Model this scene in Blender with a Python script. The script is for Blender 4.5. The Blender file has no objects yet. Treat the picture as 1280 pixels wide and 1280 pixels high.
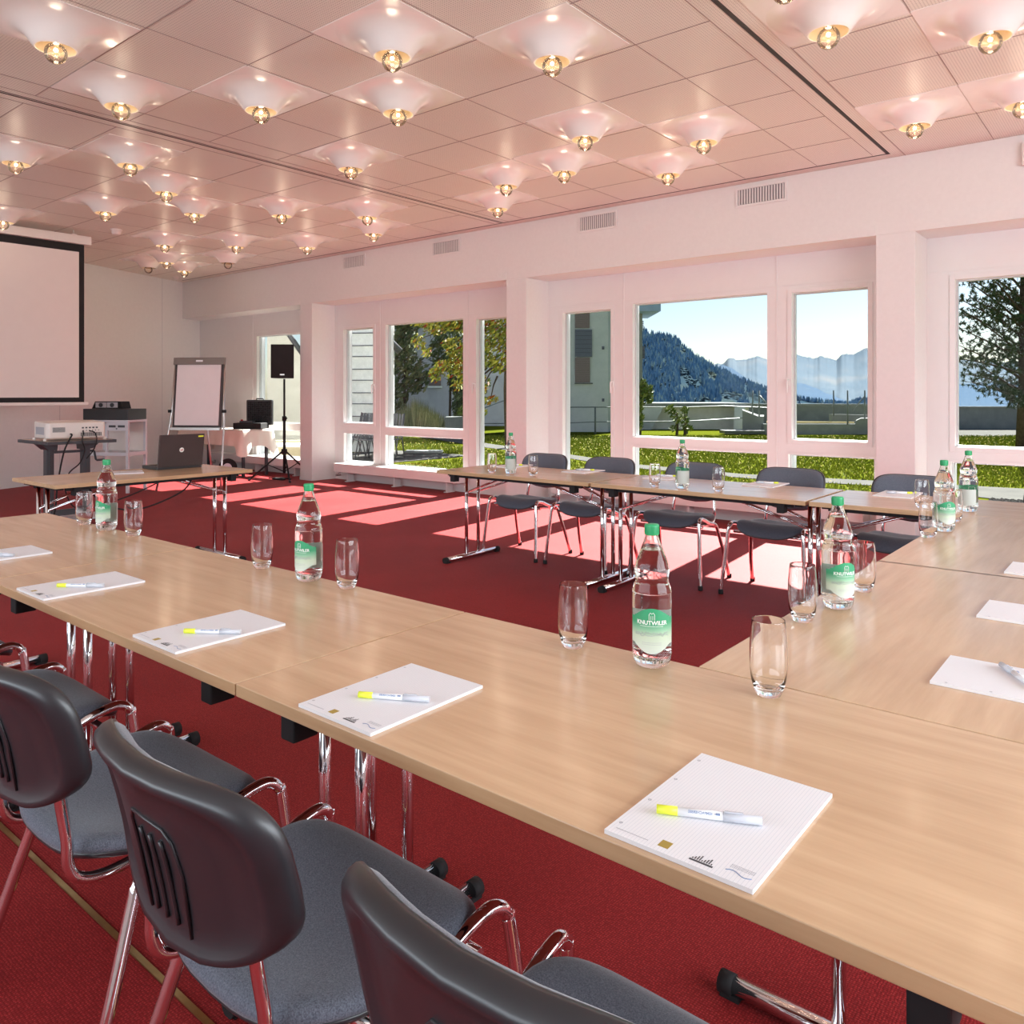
import bpy, bmesh, math, random
from mathutils import Vector, Matrix
from math import sin, cos, pi, radians
random.seed(7)
S = bpy.context.scene
COL = S.collection

# ------------------------------------------------------------------ camera
F_PX, HOR, CAMH, YAW = 989.0, 493.4, 1.34, radians(39.34)
cam = bpy.data.objects.new('camera', bpy.data.cameras.new('camera'))
COL.objects.link(cam)
cam.location = (0, 0, CAMH)
cam.rotation_euler = (radians(90), 0, YAW)
cam.data.sensor_width = 36
cam.data.lens = F_PX / 1280 * 36
cam.data.shift_y = -(640 - HOR) / 1280
cam.data.clip_start = .05
cam.data.clip_end = 60000
S.camera = cam

# ------------------------------------------------------------------ world, sun, fill
W_ = bpy.data.worlds.new('sky'); S.world = W_; W_.use_nodes = True
nt = W_.node_tree; nt.nodes.clear()
sky = nt.nodes.new('ShaderNodeTexSky'); sky.sky_type = 'NISHITA'; sky.sun_disc = False
sky.sun_elevation = radians(41); sky.sun_rotation = radians(6); sky.altitude = 1200
sky.air_density = 1.0; sky.dust_density = 1.6; sky.ozone_density = 1.2
bg = nt.nodes.new('ShaderNodeBackground'); bg.inputs[1].default_value = .14
ow = nt.nodes.new('ShaderNodeOutputWorld')
nt.links.new(sky.outputs[0], bg.inputs[0]); nt.links.new(bg.outputs[0], ow.inputs[0])

sun = bpy.data.objects.new('sun', bpy.data.lights.new('sun', 'SUN')); COL.objects.link(sun)
sun.data.energy = 34.0; sun.data.angle = radians(.53); sun.data.color = (1, .97, .92)
sun.rotation_euler = Vector((.12, -1.14, -1)).to_track_quat('-Z', 'Y').to_euler()

def area(name, loc, size, power, col, target):
    l = bpy.data.lights.new(name, 'AREA'); l.shape = 'RECTANGLE'; l.size, l.size_y = size
    l.energy = power; l.color = col
    o = bpy.data.objects.new(name, l); COL.objects.link(o); o.location = loc
    o.rotation_euler = (Vector(target) - Vector(loc)).to_track_quat('-Z', 'Y').to_euler()
    return o
area('added_fill_back', (-4.2, -3.15, 1.9), (9.5, 1.7), 270, (.88, .95, 1), (-4.6, 4, 1.2))  # added fill light behind the camera, standing in for an unseen window
area('added_fill_side', (3.15, 2.4, 1.8), (5.0, 1.7), 300, (.88, .95, 1), (-4, 3.0, 1.6))  # second added fill, at the right wall out of view

S.view_settings.view_transform = 'Standard'; S.view_settings.look = 'None'
S.view_settings.exposure = 0.0; S.view_settings.gamma = 1.0; S.view_settings.use_curve_mapping = False
cy = S.cycles
cy.max_bounces = 16; cy.diffuse_bounces = 6; cy.glossy_bounces = 6; cy.transmission_bounces = 14
cy.transparent_max_bounces = 16; cy.sample_clamp_indirect = 6; cy.use_denoising = True
cy.caustics_reflective = False; cy.caustics_refractive = True; cy.blur_glossy = .6

# ------------------------------------------------------------------ materials
class N:
    def __init__(s, name):
        s.m = bpy.data.materials.new(name); s.m.use_nodes = True; s.t = s.m.node_tree
        s.t.nodes.clear(); s.o = s.t.nodes.new('ShaderNodeOutputMaterial')
    def n(s, t, **k):
        x = s.t.nodes.new('ShaderNode' + t)
        for a, b in k.items(): setattr(x, a, b)
        return x
    def l(s, a, b): s.t.links.new(a, b)
    def bsdf(s, col=(.8, .8, .8), rough=.5, metal=0, **k):
        b = s.n('BsdfPrincipled'); b.inputs['Base Color'].default_value = (*col, 1)
        b.inputs['Roughness'].default_value = rough; b.inputs['Metallic'].default_value = metal
        for a, v in k.items():
            i = b.inputs[a.replace('_', ' ')]
            i.default_value = (*v, 1) if isinstance(v, tuple) else v
        s.l(b.outputs[0], s.o.inputs[0]); s.b = b; return b
    def coord(s, scale=(1, 1, 1), rot=(0, 0, 0)):
        c = s.n('TexCoord'); m = s.n('Mapping'); m.inputs['Scale'].default_value = scale
        m.inputs['Rotation'].default_value = rot
        s.l(c.outputs['Object'], m.inputs[0]); return m.outputs[0]
    def noise(s, vec, scale, detail=3, rough=.5):
        x = s.n('TexNoise'); x.inputs['Scale'].default_value = scale; x.inputs['Detail'].default_value = detail
        x.inputs['Roughness'].default_value = rough; s.l(vec, x.inputs['Vector']); return x.outputs['Fac']
    def ramp(s, fac, stops):
        r = s.n('ValToRGB'); e = r.color_ramp.elements
        while len(e) < len(stops): e.new(.5)
        for i, (p, c) in enumerate(stops): e[i].position = p; e[i].color = (*c, 1)
        s.l(fac, r.inputs[0]); return r.outputs[0]
    def bump(s, h, strength=.3, dist=.01):
        b = s.n('Bump'); b.inputs['Strength'].default_value = strength; b.inputs['Distance'].default_value = dist
        s.l(h, b.inputs['Height']); s.l(b.outputs[0], s.b.inputs['Normal'])

def plain(name, col, rough=.5, metal=0, var=.06, nscale=8, **k):
    a = N(name); a.bsdf(col, rough, metal, **k)
    if var:
        f = a.noise(a.coord(), nscale, 3)
        c = a.ramp(f, [(.3, tuple(x * (1 - var) for x in col)), (.7, tuple(min(1, x * (1 + var)) for x in col))])
        a.l(c, a.b.inputs['Base Color'])
    return a.m

def mk_carpet():
    a = N('red_carpet'); a.bsdf((.3, .02, .02), .62, Sheen_Weight=.05, Sheen_Roughness=.3, Sheen_Tint=(1, .6, .6), Specular_IOR_Level=.09)
    v = a.coord()
    big = a.noise(v, 1.3, 4)
    vo = a.n('TexVoronoi'); vo.inputs['Scale'].default_value = 150; vo.inputs['Randomness'].default_value = .35; a.l(v, vo.inputs['Vector'])
    c1 = a.ramp(big, [(.35, (.30, .023, .025)), (.65, (.37, .032, .034))])
    c2 = a.ramp(vo.outputs['Distance'], [(.0, (1.9, 2.6, 2.2)), (.22, (1.0, 1.0, 1.0)), (.55, (.62, .6, .6))])
    mx = a.n('MixRGB', blend_type='MULTIPLY'); mx.inputs[0].default_value = 1
    a.l(c1, mx.inputs[1]); a.l(c2, mx.inputs[2]); a.l(mx.outputs[0], a.b.inputs['Base Color'])
    a.bump(vo.outputs['Distance'], .35, .004)
    return a.m

def mk_wood(name='beech_laminate', cols=((.62, .42, .255), (.69, .48, .30), (.55, .36, .21)), rough=.27):
    a = N(name); a.bsdf(cols[0], rough, Coat_Weight=.35, Coat_Roughness=.14)
    v = a.coord((1.2, 14, 14)); w = a.noise(v, 2.2, 5, .6)
    v2 = a.coord((.9, 3.5, 3.5)); w2 = a.noise(v2, 1.6, 2)
    c = a.ramp(w, [(.25, cols[2]), (.5, cols[0]), (.75, cols[1])])
    c2 = a.ramp(w2, [(.3, (.92, .90, .88)), (.7, (1.06, 1.06, 1.06))])
    mx = a.n('MixRGB', blend_type='MULTIPLY'); mx.inputs[0].default_value = 1
    a.l(c, mx.inputs[1]); a.l(c2, mx.inputs[2]); a.l(mx.outputs[0], a.b.inputs['Base Color'])
    # slim darker pores
    return a.m

def mk_fabric(name, c0, c1):
    a = N(name); a.bsdf(c0, .9, Sheen_Weight=.3, Sheen_Roughness=.4)
    f = a.noise(a.coord(), 420, 2, .7)
    a.l(a.ramp(f, [(.32, c0), (.68, c1)]), a.b.inputs['Base Color']); a.bump(f, .4, .001)
    return a.m

def mk_glass(name, col=(1, 1, 1), ior=1.45, rough=0.0):
    a = N(name); g = a.n('BsdfGlass'); g.inputs['Color'].default_value = (*col, 1)
    g.inputs['IOR'].default_value = ior; g.inputs['Roughness'].default_value = rough
    a.l(g.outputs[0], a.o.inputs[0]); return a.m

def mk_pane(name, tint=(.97, .985, .98), k=.7):
    a = N(name); t = a.n('BsdfTransparent'); t.inputs[0].default_value = (*tint, 1)
    g = a.n('BsdfGlossy'); g.inputs['Roughness'].default_value = 0.0
    fr = a.n('Fresnel'); fr.inputs[0].default_value = 1.4
    mu = a.n('Math', operation='MULTIPLY'); mu.inputs[1].default_value = k; a.l(fr.outputs[0], mu.inputs[0])
    mx = a.n('MixShader'); a.l(mu.outputs[0], mx.inputs[0]); a.l(t.outputs[0], mx.inputs[1]); a.l(g.outputs[0], mx.inputs[2])
    a.l(mx.outputs[0], a.o.inputs[0]); return a.m

def mk_emit(name, col, s):
    a = N(name); e = a.n('Emission'); e.inputs[0].default_value = (*col, 1); e.inputs[1].default_value = s
    a.l(e.outputs[0], a.o.inputs[0]); return a.m

def mk_island(name, stops, rough=.6, **k):
    a = N(name); a.bsdf(stops[0][1], rough, Specular_IOR_Level=0.1, **k); g = a.n('NewGeometry')
    a.l(a.ramp(g.outputs['Random Per Island'], stops), a.b.inputs['Base Color']); return a.m

def mk_ceiling():
    a = N('perforated_ceiling'); a.bsdf((.74, .70, .62), .45, Coat_Weight=.12, Coat_Roughness=.3)
    c = a.n('TexCoord'); sp = a.n('SeparateXYZ'); a.l(c.outputs['Object'], sp.inputs[0])
    def cell(o):
        m = a.n('Math', operation='MULTIPLY'); m.inputs[1].default_value = 1 / .0165; a.l(o, m.inputs[0])
        f = a.n('Math', operation='FRACT'); a.l(m.outputs[0], f.inputs[0])
        s_ = a.n('Math', operation='SUBTRACT'); s_.inputs[1].default_value = .5; a.l(f.outputs[0], s_.inputs[0])
        p = a.n('Math', operation='POWER'); p.inputs[1].default_value = 2
        ab = a.n('Math', operation='ABSOLUTE'); a.l(s_.outputs[0], ab.inputs[0]); a.l(ab.outputs[0], p.inputs[0]); return p.outputs[0]
    ad = a.n('Math', operation='ADD'); a.l(cell(sp.outputs[0]), ad.inputs[0]); a.l(cell(sp.outputs[1]), ad.inputs[1])
    lt = a.n('Math', operation='LESS_THAN'); lt.inputs[1].default_value = .030; a.l(ad.outputs[0], lt.inputs[0])
    mx = a.n('MixRGB'); mx.inputs[1].default_value = (.74, .70, .62, 1); mx.inputs[2].default_value = (.28, .24, .22, 1)
    a.l(lt.outputs[0], mx.inputs[0]); a.l(mx.outputs[0], a.b.inputs['Base Color'])
    return a.m

def mk_stripes(name, c0, c1, scale, axis=2, duty=.9, rough=.6):
    a = N(name); a.bsdf(c0, rough)
    c = a.n('TexCoord'); sp = a.n('SeparateXYZ'); a.l(c.outputs['Object'], sp.inputs[0])
    m = a.n('Math', operation='MULTIPLY'); m.inputs[1].default_value = scale; a.l(sp.outputs[axis], m.inputs[0])
    f = a.n('Math', operation='FRACT'); a.l(m.outputs[0], f.inputs[0])
    g = a.n('Math', operation='GREATER_THAN'); g.inputs[1].default_value = duty; a.l(f.outputs[0], g.inputs[0])
    mx = a.n('MixRGB'); mx.inputs[1].default_value = (*c0, 1); mx.inputs[2].default_value = (*c1, 1)
    a.l(g.outputs[0], mx.inputs[0]); a.l(mx.outputs[0], a.b.inputs['Base Color']); return a.m

def mk_terrain(name, stops, scale, rough=.9, mapscale=(1, 1, 1)):
    a = N(name); a.bsdf(stops[0][1], rough, Specular_IOR_Level=0.0)
    f = a.noise(a.coord(mapscale), scale, 8, .65); a.l(a.ramp(f, stops), a.b.inputs['Base Color']); return a.m

M = {}
M['carpet'] = mk_carpet()
M['wood'] = mk_wood()
M['edge'] = mk_wood('beech_edge_band', ((.54, .35, .19), (.60, .40, .23), (.46, .28, .14)), .4)
M['wall'] = plain('white_plaster_wall', (.72, .71, .70), .75, var=.015, nscale=30)
M['wallgrey'] = plain('pale_grey_panel_wall', (.74, .74, .72), .6, var=.015, nscale=20)
M['frame'] = plain('white_window_plastic', (.73, .72, .71), .38, var=.01)
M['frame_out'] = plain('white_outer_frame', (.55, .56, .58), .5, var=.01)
M['ceiling'] = mk_ceiling()
M['lampwhite'] = plain('white_lacquered_metal', (.82, .77, .73), .26, var=.01, Coat_Weight=.3, Coat_Roughness=.1)
M['lampinner'] = plain('lamp_inner_reflector', (.62, .50, .34), .35, var=.01)
M['slot'] = plain('dark_slot', (.02, .015, .015), .6, var=0)
M['joint'] = plain('ceiling_joint_shadow_gap', (.30, .22, .20), .6, var=0)
M['black'] = plain('black_plastic', (.022, .022, .026), .36, var=.1, Coat_Weight=.15, Coat_Roughness=.3)
M['blackmatte'] = plain('matte_black', (.014, .013, .014), .7, var=.1, Specular_IOR_Level=.3)
M['darkgrey'] = plain('dark_grey_metal', (.065, .07, .08), .42, .3, var=.05)
M['chrome'] = plain('chrome', (.82, .82, .84), .07, 1, var=0)
M['alu'] = plain('brushed_aluminium', (.55, .53, .52), .32, .9, var=.04)
M['taupe'] = plain('taupe_metal', (.22, .18, .16), .4, .5, var=.03)
M['brass'] = plain('brass_strip', (.52, .38, .16), .32, 1, var=.1, nscale=30)
M['fab_near'] = mk_fabric('charcoal_wool_fabric', (.055, .062, .085), (.15, .165, .205))
M['glass'] = mk_glass('drinking_glass', (1, 1, 1), 1.45)
M['bottle'] = mk_glass('bottle_glass', (.985, 1, .99), 1.36)
M['pane'] = mk_pane('window_glass', k=.07)
M['bulb'] = mk_pane('clear_bulb_glass', (1, .95, .88), .95)
_t = M['bulb'].node_tree; _o = _t.nodes['Material Output']; _src = _o.inputs[0].links[0].from_socket
_tr = _t.nodes.new('ShaderNodeBsdfTranslucent'); _tr.inputs[0].default_value = (1, .9, .75, 1); _mx = _t.nodes.new('ShaderNodeMixShader'); _mx.inputs[0].default_value = .05
_t.links.new(_src, _mx.inputs[1]); _t.links.new(_tr.outputs[0], _mx.inputs[2]); _t.links.new(_mx.outputs[0], _o.inputs[0])
M['filament'] = mk_emit('glowing_filament', (1, .80, .52), 60)
M['cap'] = plain('green_bottle_cap', (.03, .36, .14), .4, var=.03)
M['label_white'] = plain('label_pale', (.62, .70, .60), .55, var=.02)
M['label_back'] = plain('label_back_grey', (.50, .54, .50), .6, var=.03)
M['white_ink'] = plain('white_print', (.85, .88, .85), .6, var=0)
M['green_ink'] = plain('green_print', (.05, .30, .14), .6, var=0)
M['paper'] = mk_stripes('ruled_paper', (.80, .80, .83), (.66, .68, .73), 200, 0, .86, .7)
M['paperplain'] = plain('white_paper', (.80, .80, .83), .7, var=.01)
M['flippaper'] = plain('flipchart_paper', (.80, .72, .73), .7, var=.015)
M['gold'] = plain('gold_print', (.42, .30, .06), .5, var=.1)
M['ink'] = plain('dark_print', (.06, .06, .07), .6, var=0)
M['inkgrey'] = plain('grey_print', (.42, .43, .47), .6, var=0)
M['inkblue'] = plain('blue_print', (.22, .30, .48), .6, var=0)
M['yellow'] = plain('fluorescent_yellow', (.82, .90, .06), .4, var=.02)
M['penwhite'] = plain('pen_white_barrel', (.82, .83, .86), .35, var=0)
M['pencap'] = plain('translucent_pen_cap', (.80, .83, .90), .2, var=0, Transmission_Weight=.35)
M['silver'] = plain('silver_pen', (.55, .55, .57), .25, .8, var=0)
M['screen'] = plain('projection_fabric', (.74, .66, .63), .8, var=.01)
M['offwhite'] = plain('offwhite_plastic', (.72, .66, .62), .45, var=.02)
M['beige'] = plain('beige_lid', (.62, .52, .45), .45, var=.03)
M['laptop'] = plain('dark_brown_aluminium', (.050, .034, .034), .5, .1, var=.08)
M['cloth'] = plain('cream_tablecloth', (.80, .74, .66), .85, var=.02)
M['foam'] = mk_island('egg_crate_foam', [(.0, (.012, .012, .013)), (1, (.035, .033, .034))], .9)
M['greymetal'] = plain('light_grey_metal', (.62, .60, .64), .4, .2, var=.03)
M['ventdark'] = plain('vent_shadow', (.22, .20, .21), .7, var=0)
M['redknob'] = plain('red_knob', (.5, .03, .03), .4, var=0)
# outdoors
M['lawn'] = mk_terrain('lawn_turf', [(.3, (.05, .064, .006)), (.5, (.065, .078, .007)), (.72, (.08, .084, .010))], 9)
M['blades'] = mk_island('grass_blades', [(0, (.09, .12, .008)), (.6, (.16, .19, .014)), (1, (.24, .25, .03))], .7)
M['flowers'] = mk_island('yellow_flowers', [(0, (.24, .18, .006)), (1, (.30, .25, .03))], .7)
M['paving'] = mk_terrain('pale_paving', [(.3, (.085, .085, .08)), (.7, (.11, .108, .10))], 3)
M['gravel'] = mk_island('pebbles', [(0, (.045, .04, .036)), (1, (.17, .165, .155))], .8)
M['concrete'] = mk_terrain('weathered_concrete', [(.3, (.17, .18, .18)), (.7, (.24, .25, .24))], 2.2)
M['concreted'] = mk_terrain('pale_concrete', [(.3, (.38, .41, .42)), (.7, (.45, .475, .48))], 2.2)  # lighter concrete tone for the tall house and garage sides
M['render'] = mk_terrain('beige_render', [(.3, (.50, .49, .42)), (.7, (.60, .59, .52))], 3)
M['cladding'] = mk_terrain('fibre_cement_slab', [(.3, (.60, .62, .62)), (.7, (.78, .79, .78))], 5)
M['shadehouse'] = mk_terrain('grey_render', [(.3, (.34, .35, .39)), (.7, (.44, .45, .50))], 1.2)
M['roofgrey'] = mk_terrain('bluegrey_fascia', [(.3, (.22, .30, .42)), (.7, (.28, .36, .50))], 2)
M['shutter'] = mk_stripes('brown_shutter', (.15, .11, .11), (.08, .06, .06), 14, 2, .8)
M['slategrey'] = mk_stripes('slate_panel', (.075, .085, .12), (.04, .045, .07), 6, 2, .85)
M['bark'] = mk_terrain('bark', [(.3, (.045, .032, .026)), (.7, (.10, .075, .06))], 14)
M['pine'] = mk_island('pine_needles', [(0, (.014, .035, .018)), (.7, (.05, .085, .03)), (1, (.12, .12, .04))], .7)
M['rowan'] = mk_island('autumn_rowan_leaves', [(0, (.06, .09, .015)), (.3, (.17, .20, .03)), (.8, (.40, .35, .05)), (.92, (.24, .08, .015)), (1, (.22, .02, .012))], .6)
M['shrub'] = mk_island('dark_shrub_leaves', [(0, (.05, .075, .04)), (.6, (.10, .13, .065)), (1, (.20, .22, .11))], .7)
M['sapling'] = mk_island('bright_sapling_leaves', [(0, (.05, .09, .02)), (.7, (.14, .18, .04)), (1, (.30, .30, .12))], .6)
M['drygrass'] = mk_island('tall_dry_grass', [(0, (.10, .12, .06)), (.6, (.21, .21, .12)), (1, (.36, .32, .20))], .8)
M['straw'] = mk_terrain('dry_gravel_bed', [(.3, (.05, .045, .025)), (.5, (.08, .07, .035)), (.7, (.10, .095, .08))], 2)
M['galv'] = plain('galvanised_rail', (.12, .14, .14), .5, .3, var=.05)
M['gchair'] = plain('grey_outdoor_chair_metal', (.09, .09, .10), .5, .2, var=.05)
M['gchair2'] = plain('pale_outdoor_chair_arm', (.28, .32, .38), .5, .1, var=.05)
M['crate'] = plain('pale_plywood', (.40, .34, .22), .7, var=.08)
M['forest'] = mk_island('forest_haze_tint', [(0, (.055, .11, .18)), (.5, (.11, .19, .28)), (.8, (.16, .23, .28)), (1, (.30, .35, .31))], .9)  # distance haze mixed into the tree colours as blue
M['hill'] = mk_terrain('hillside_haze_tint', [(.35, (.020, .038, .055)), (.52, (.028, .045, .055)), (.68, (.045, .055, .040))], .006)  # blue of the hazy air painted into the slope colour
M['far1'] = mk_terrain('peaks_haze_tint', [(.32, (.074, .104, .136)), (.55, (.090, .116, .142)), (.68, (.135, .145, .155))], .0011)  # aerial haze painted in as a pale blue base colour
M['far2'] = mk_terrain('foothills_haze_tint', [(.35, (.050, .082, .125)), (.6, (.056, .086, .128)), (.75, (.072, .098, .120))], .0014)  # haze blue painted into this colour too, also on the valley ground

# ------------------------------------------------------------------ mesh builder
class B:
    def __init__(s): s.v = []; s.f = []; s.mi = []; s.sm = []; s.cur = 0
    def face(s, idx, smooth=False): s.f.append(tuple(idx)); s.mi.append(s.cur); s.sm.append(smooth)
    def quad(s, a, b, c, d):
        n = len(s.v); s.v += [tuple(a), tuple(b), tuple(c), tuple(d)]; s.face((n, n + 1, n + 2, n + 3))
    def box(s, c, d, rot=None):
        n = len(s.v); h = [x / 2 for x in d]
        for z in (-1, 1):
            for x, y in ((-1, -1), (1, -1), (1, 1), (-1, 1)):
                p = Vector((x * h[0], y * h[1], z * h[2]))
                if rot is not None: p = rot @ p
                s.v.append((c[0] + p.x, c[1] + p.y, c[2] + p.z))
        for q in ((0, 3, 2, 1), (4, 5, 6, 7), (0, 1, 5, 4), (1, 2, 6, 5), (2, 3, 7, 6), (3, 0, 4, 7)):
            s.face([n + i for i in q])
        return s
    def bb(s, x0, x1, y0, y1, z0, z1): return s.box(((x0 + x1) / 2, (y0 + y1) / 2, (z0 + z1) / 2), (x1 - x0, y1 - y0, z1 - z0))
    def prism(s, pts, z0, z1, tf=None):
        n = len(s.v); m = len(pts)
        for z in (z0, z1):
            for x, y in pts:
                p = (x, y, z)
                s.v.append(tuple(tf(p)) if tf else p)
        s.face(range(n + m - 1, n - 1, -1)); s.face(range(n + m, n + 2 * m))
        for i in range(m):
            j = (i + 1) % m; s.face((n + i, n + j, n + m + j, n + m + i))
        return s
    def tube(s, path, r, n=10, ry=None, closed=False, cap=True, smooth=True):
        P = [Vector(p) for p in path]; k = len(P); base = len(s.v)
        up = None
        rs = r if isinstance(r, (list, tuple)) else [r] * k
        for i, p in enumerate(P):
            if closed: t = (P[(i + 1) % k] - P[i - 1])
            else: t = (P[min(i + 1, k - 1)] - P[max(i - 1, 0)])
            t.normalize()
            if up is None:
                up = Vector((0, 0, 1)) if abs(t.z) < .9 else Vector((1, 0, 0))
            a = (up - t * up.dot(t)).normalized(); b = t.cross(a); up = a
            for j in range(n):
                w = 2 * pi * j / n
                q = p + a * cos(w) * rs[i] + b * sin(w) * (ry if ry else rs[i])
                s.v.append(tuple(q))
        for i in range(k if closed else k - 1):
            for j in range(n):
                a0 = base + i * n + j; a1 = base + i * n + (j + 1) % n
                b0 = base + ((i + 1) % k) * n + j; b1 = base + ((i + 1) % k) * n + (j + 1) % n
                s.face((a0, a1, b1, b0), smooth)
        if cap and not closed:
            s.face([base + j for j in range(n - 1, -1, -1)]); s.face([base + (k - 1) * n + j for j in range(n)])
        return s
    def lathe(s, prof, n=32, o=(0, 0, 0), capb=False, capt=False, smooth=True):
        base = len(s.v); k = len(prof)
        for r, z in prof:
            for j in range(n):
                w = 2 * pi * j / n; s.v.append((o[0] + r * cos(w), o[1] + r * sin(w), o[2] + z))
        for i in range(k - 1):
            for j in range(n):
                a0 = base + i * n + j; a1 = base + i * n + (j + 1) % n
                s.face((a0, a1, a1 + n, a0 + n), smooth)
        if capb: s.face([base + j for j in range(n - 1, -1, -1)])
        if capt: s.face([base + (k - 1) * n + j for j in range(n)])
        return s
    def build(s, name, mat, parent=None, bevel=0, seg=2, loc=None, shade=None):
        me = bpy.data.meshes.new(name); me.from_pydata(s.v, [], s.f)
        mats = mat if isinstance(mat, (list, tuple)) else [mat]
        for m in mats: me.materials.append(M[m])
        me.polygons.foreach_set('material_index', s.mi)
        me.polygons.foreach_set('use_smooth', [True] * len(s.f) if shade else s.sm)
        me.update()
        o = bpy.data.objects.new(name, me); COL.objects.link(o)
        if parent: o.parent = parent
        if loc: o.location = loc
        if bevel:
            b = o.modifiers.new('bevel', 'BEVEL'); b.width = bevel; b.segments = seg; b.limit_method = 'ANGLE'
        return o

def tag(o, label=None, cat=None, group=None, kind=None):
    if label: o['label'] = label
    if cat: o['category'] = cat
    if group: o['group'] = group
    if kind: o['kind'] = kind
    return o
def sm(P, k=6):
    P = [Vector(p) for p in P]; Q = []
    for i in range(len(P) - 1):
        a, b_, c, d_ = P[max(i - 1, 0)], P[i], P[i + 1], P[min(i + 2, len(P) - 1)]
        for j in range(k):
            t = j / k; Q.append(.5 * ((2 * b_) + (c - a) * t + (2 * a - 5 * b_ + 4 * c - d_) * t * t + (3 * b_ - a - 3 * c + d_) * t ** 3))
    return Q + [P[-1]]
def thing(name, label, cat, loc=(0, 0, 0), rz=0, group=None):
    o = bpy.data.objects.new(name, None); COL.objects.link(o); o.location = loc; o.rotation_euler = (0, 0, rz)
    o.empty_display_size = .1
    return tag(o, label, cat, group)
def dup(root, loc, rz=0, label=None, group=None):
    def rec(o, par):
        c = o.copy(); COL.objects.link(c)
        if par: c.parent = par
        for ch in list(o.children): rec(ch, c)
        return c
    r = rec(root, None); r.location = loc; r.rotation_euler = (0, 0, rz)
    if label: r['label'] = label
    if group: r['group'] = group
    return r
def struct(o): o['kind'] = 'structure'; return o

def text_mesh(txt, size, ext=.0, align='CENTER', bold=False):
    c = bpy.data.curves.new('t', 'FONT'); c.body = txt; c.size = size; c.align_x = align; c.align_y = 'CENTER'; c.extrude = ext
    if bold: c.offset = size * .025
    o = bpy.data.objects.new('t', c); COL.objects.link(o)
    bpy.context.view_layer.update()
    me = bpy.data.meshes.new_from_object(o.evaluated_get(bpy.context.evaluated_depsgraph_get()))
    v = [tuple(x.co) for x in me.vertices]; f = [tuple(p.vertices) for p in me.polygons]
    bpy.data.objects.remove(o); bpy.data.curves.remove(c); bpy.data.meshes.remove(me)
    return v, f
def add_text(b, txt, size, tf, bold=False, ext=0.0, align='CENTER'):
    v, f = text_mesh(txt, size, ext, align, bold); n = len(b.v)
    b.v += [tuple(tf(Vector(p))) for p in v]
    for q in f: b.face([n + i for i in q])

fw = Vector((-sin(YAW), cos(YAW), 0)); rt = Vector((cos(YAW), sin(YAW), 0))
def out(u, D, z):            # a surveyed point: bearing, distance, height above the floor
    p = fw * D + rt * ((u - 640) / F_PX * D); return Vector((p.x, p.y, z))
def zat(v, D): return CAMH - (v - HOR) / F_PX * D

# ------------------------------------------------------------------ room shell
CE = 3.44
WY, PY, OY = 7.55, 8.00, 8.16   # beam face, window panel plane, outer face
def wallx(y): return -13.28 - .42 * (y - 5.446)
b = B(); b.bb(-16, 3.4, -3.4, 8.16, -.12, 0); struct(b.build('floor', 'carpet'))
b = B(); b.bb(-16, 3.4, -3.4, 8.3, CE, CE + .2); struct(b.build('ceiling', 'ceiling'))
# left angled wall
b = B(); p0 = Vector((wallx(-3.4), -3.4, 0)); p1 = Vector((wallx(8.16), 8.16, 0))
d = (p1 - p0).normalized(); nrm = Vector((-d.y, d.x, 0))
b.prism([(p0.x, p0.y), (p1.x, p1.y), (p1.x + nrm.x * .25, p1.y + nrm.y * .25), (p0.x + nrm.x * .25, p0.y + nrm.y * .25)], -.1, CE)
b.cur = 1
for yy in (5.0, 7.05):
    a_ = Vector((wallx(yy), yy, 0)); q = a_ - nrm * .001
    b.prism([(q.x, q.y), (q.x + d.x * .006, q.y + d.y * .006), (q.x + d.x * .006 + nrm.x * .01, q.y + d.y * .006 + nrm.y * .01), (q.x + nrm.x * .01, q.y + nrm.y * .01)], 0, CE)
struct(b.build('wall_left', ['wallgrey', 'inkgrey']))
b = B(); b.bb(3.3, 3.5, -3.4, -.3, -.1, CE); b.bb(3.3, 3.5, 5.1, 8.16, -.1, CE); b.bb(3.3, 3.5, -.3, 5.1, -.1, .95); b.bb(3.3, 3.5, -.3, 5.1, 2.7, CE)
struct(b.build('wall_right', 'wall'))
b = B(); b.bb(-10, -9.0, -3.5, -3.3, -.1, CE); b.bb(.7, 3.5, -3.5, -3.3, -.1, CE); b.bb(-9, .7, -3.5, -3.3, -.1, 1.0); b.bb(-9, .7, -3.5, -3.3, 2.8, CE)
struct(b.build('wall_back', 'wall'))

BAYS = [
 (-14.6, -10.52, [(-12.42, -10.85, .855, 2.375), (-12.42, -10.85, .275, .735)], 'b'),
 (-10.216, -6.28, [(-9.996, -9.289, .90, 2.37), (-9.996, -9.289, .29, .735), (-9.016, -7.426, .855, 2.395), (-9.016, -7.426, .275, .735), (-7.175, -6.50, .285, 2.365)], ''),
 (-5.964, -1.972, [(-5.736, -5.037, .285, 2.355), (-4.742, -3.145, .852, 2.395), (-4.742, -3.145, .275, .735), (-2.888, -2.161, .885, 2.37), (-2.925, -2.105, .275, .735)], ''),
 (-1.652, 2.34, [(-1.422, -.70, .875, 2.37), (-1.46, -.66, .275, .735), (-.45, 1.14, .852, 2.395), (-.45, 1.14, .275, .735), (1.40, 2.10, .285, 2.365)], ''),
]
b = B()
b.bb(-16, 3.4, WY, OY + .1, 2.765, CE)                                   # beam over the bays
for x0, x1 in ((-10.52, -10.216), (-6.28, -5.964), (-1.972, -1.652), (2.34, 3.4)):
    b.bb(x0, x1, WY, OY, -.1, 2.765)
for x0, x1, *_ in BAYS[1:]: pass
struct(b.build('wall_window_side', 'wall', bevel=.004))
b = B()
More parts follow.
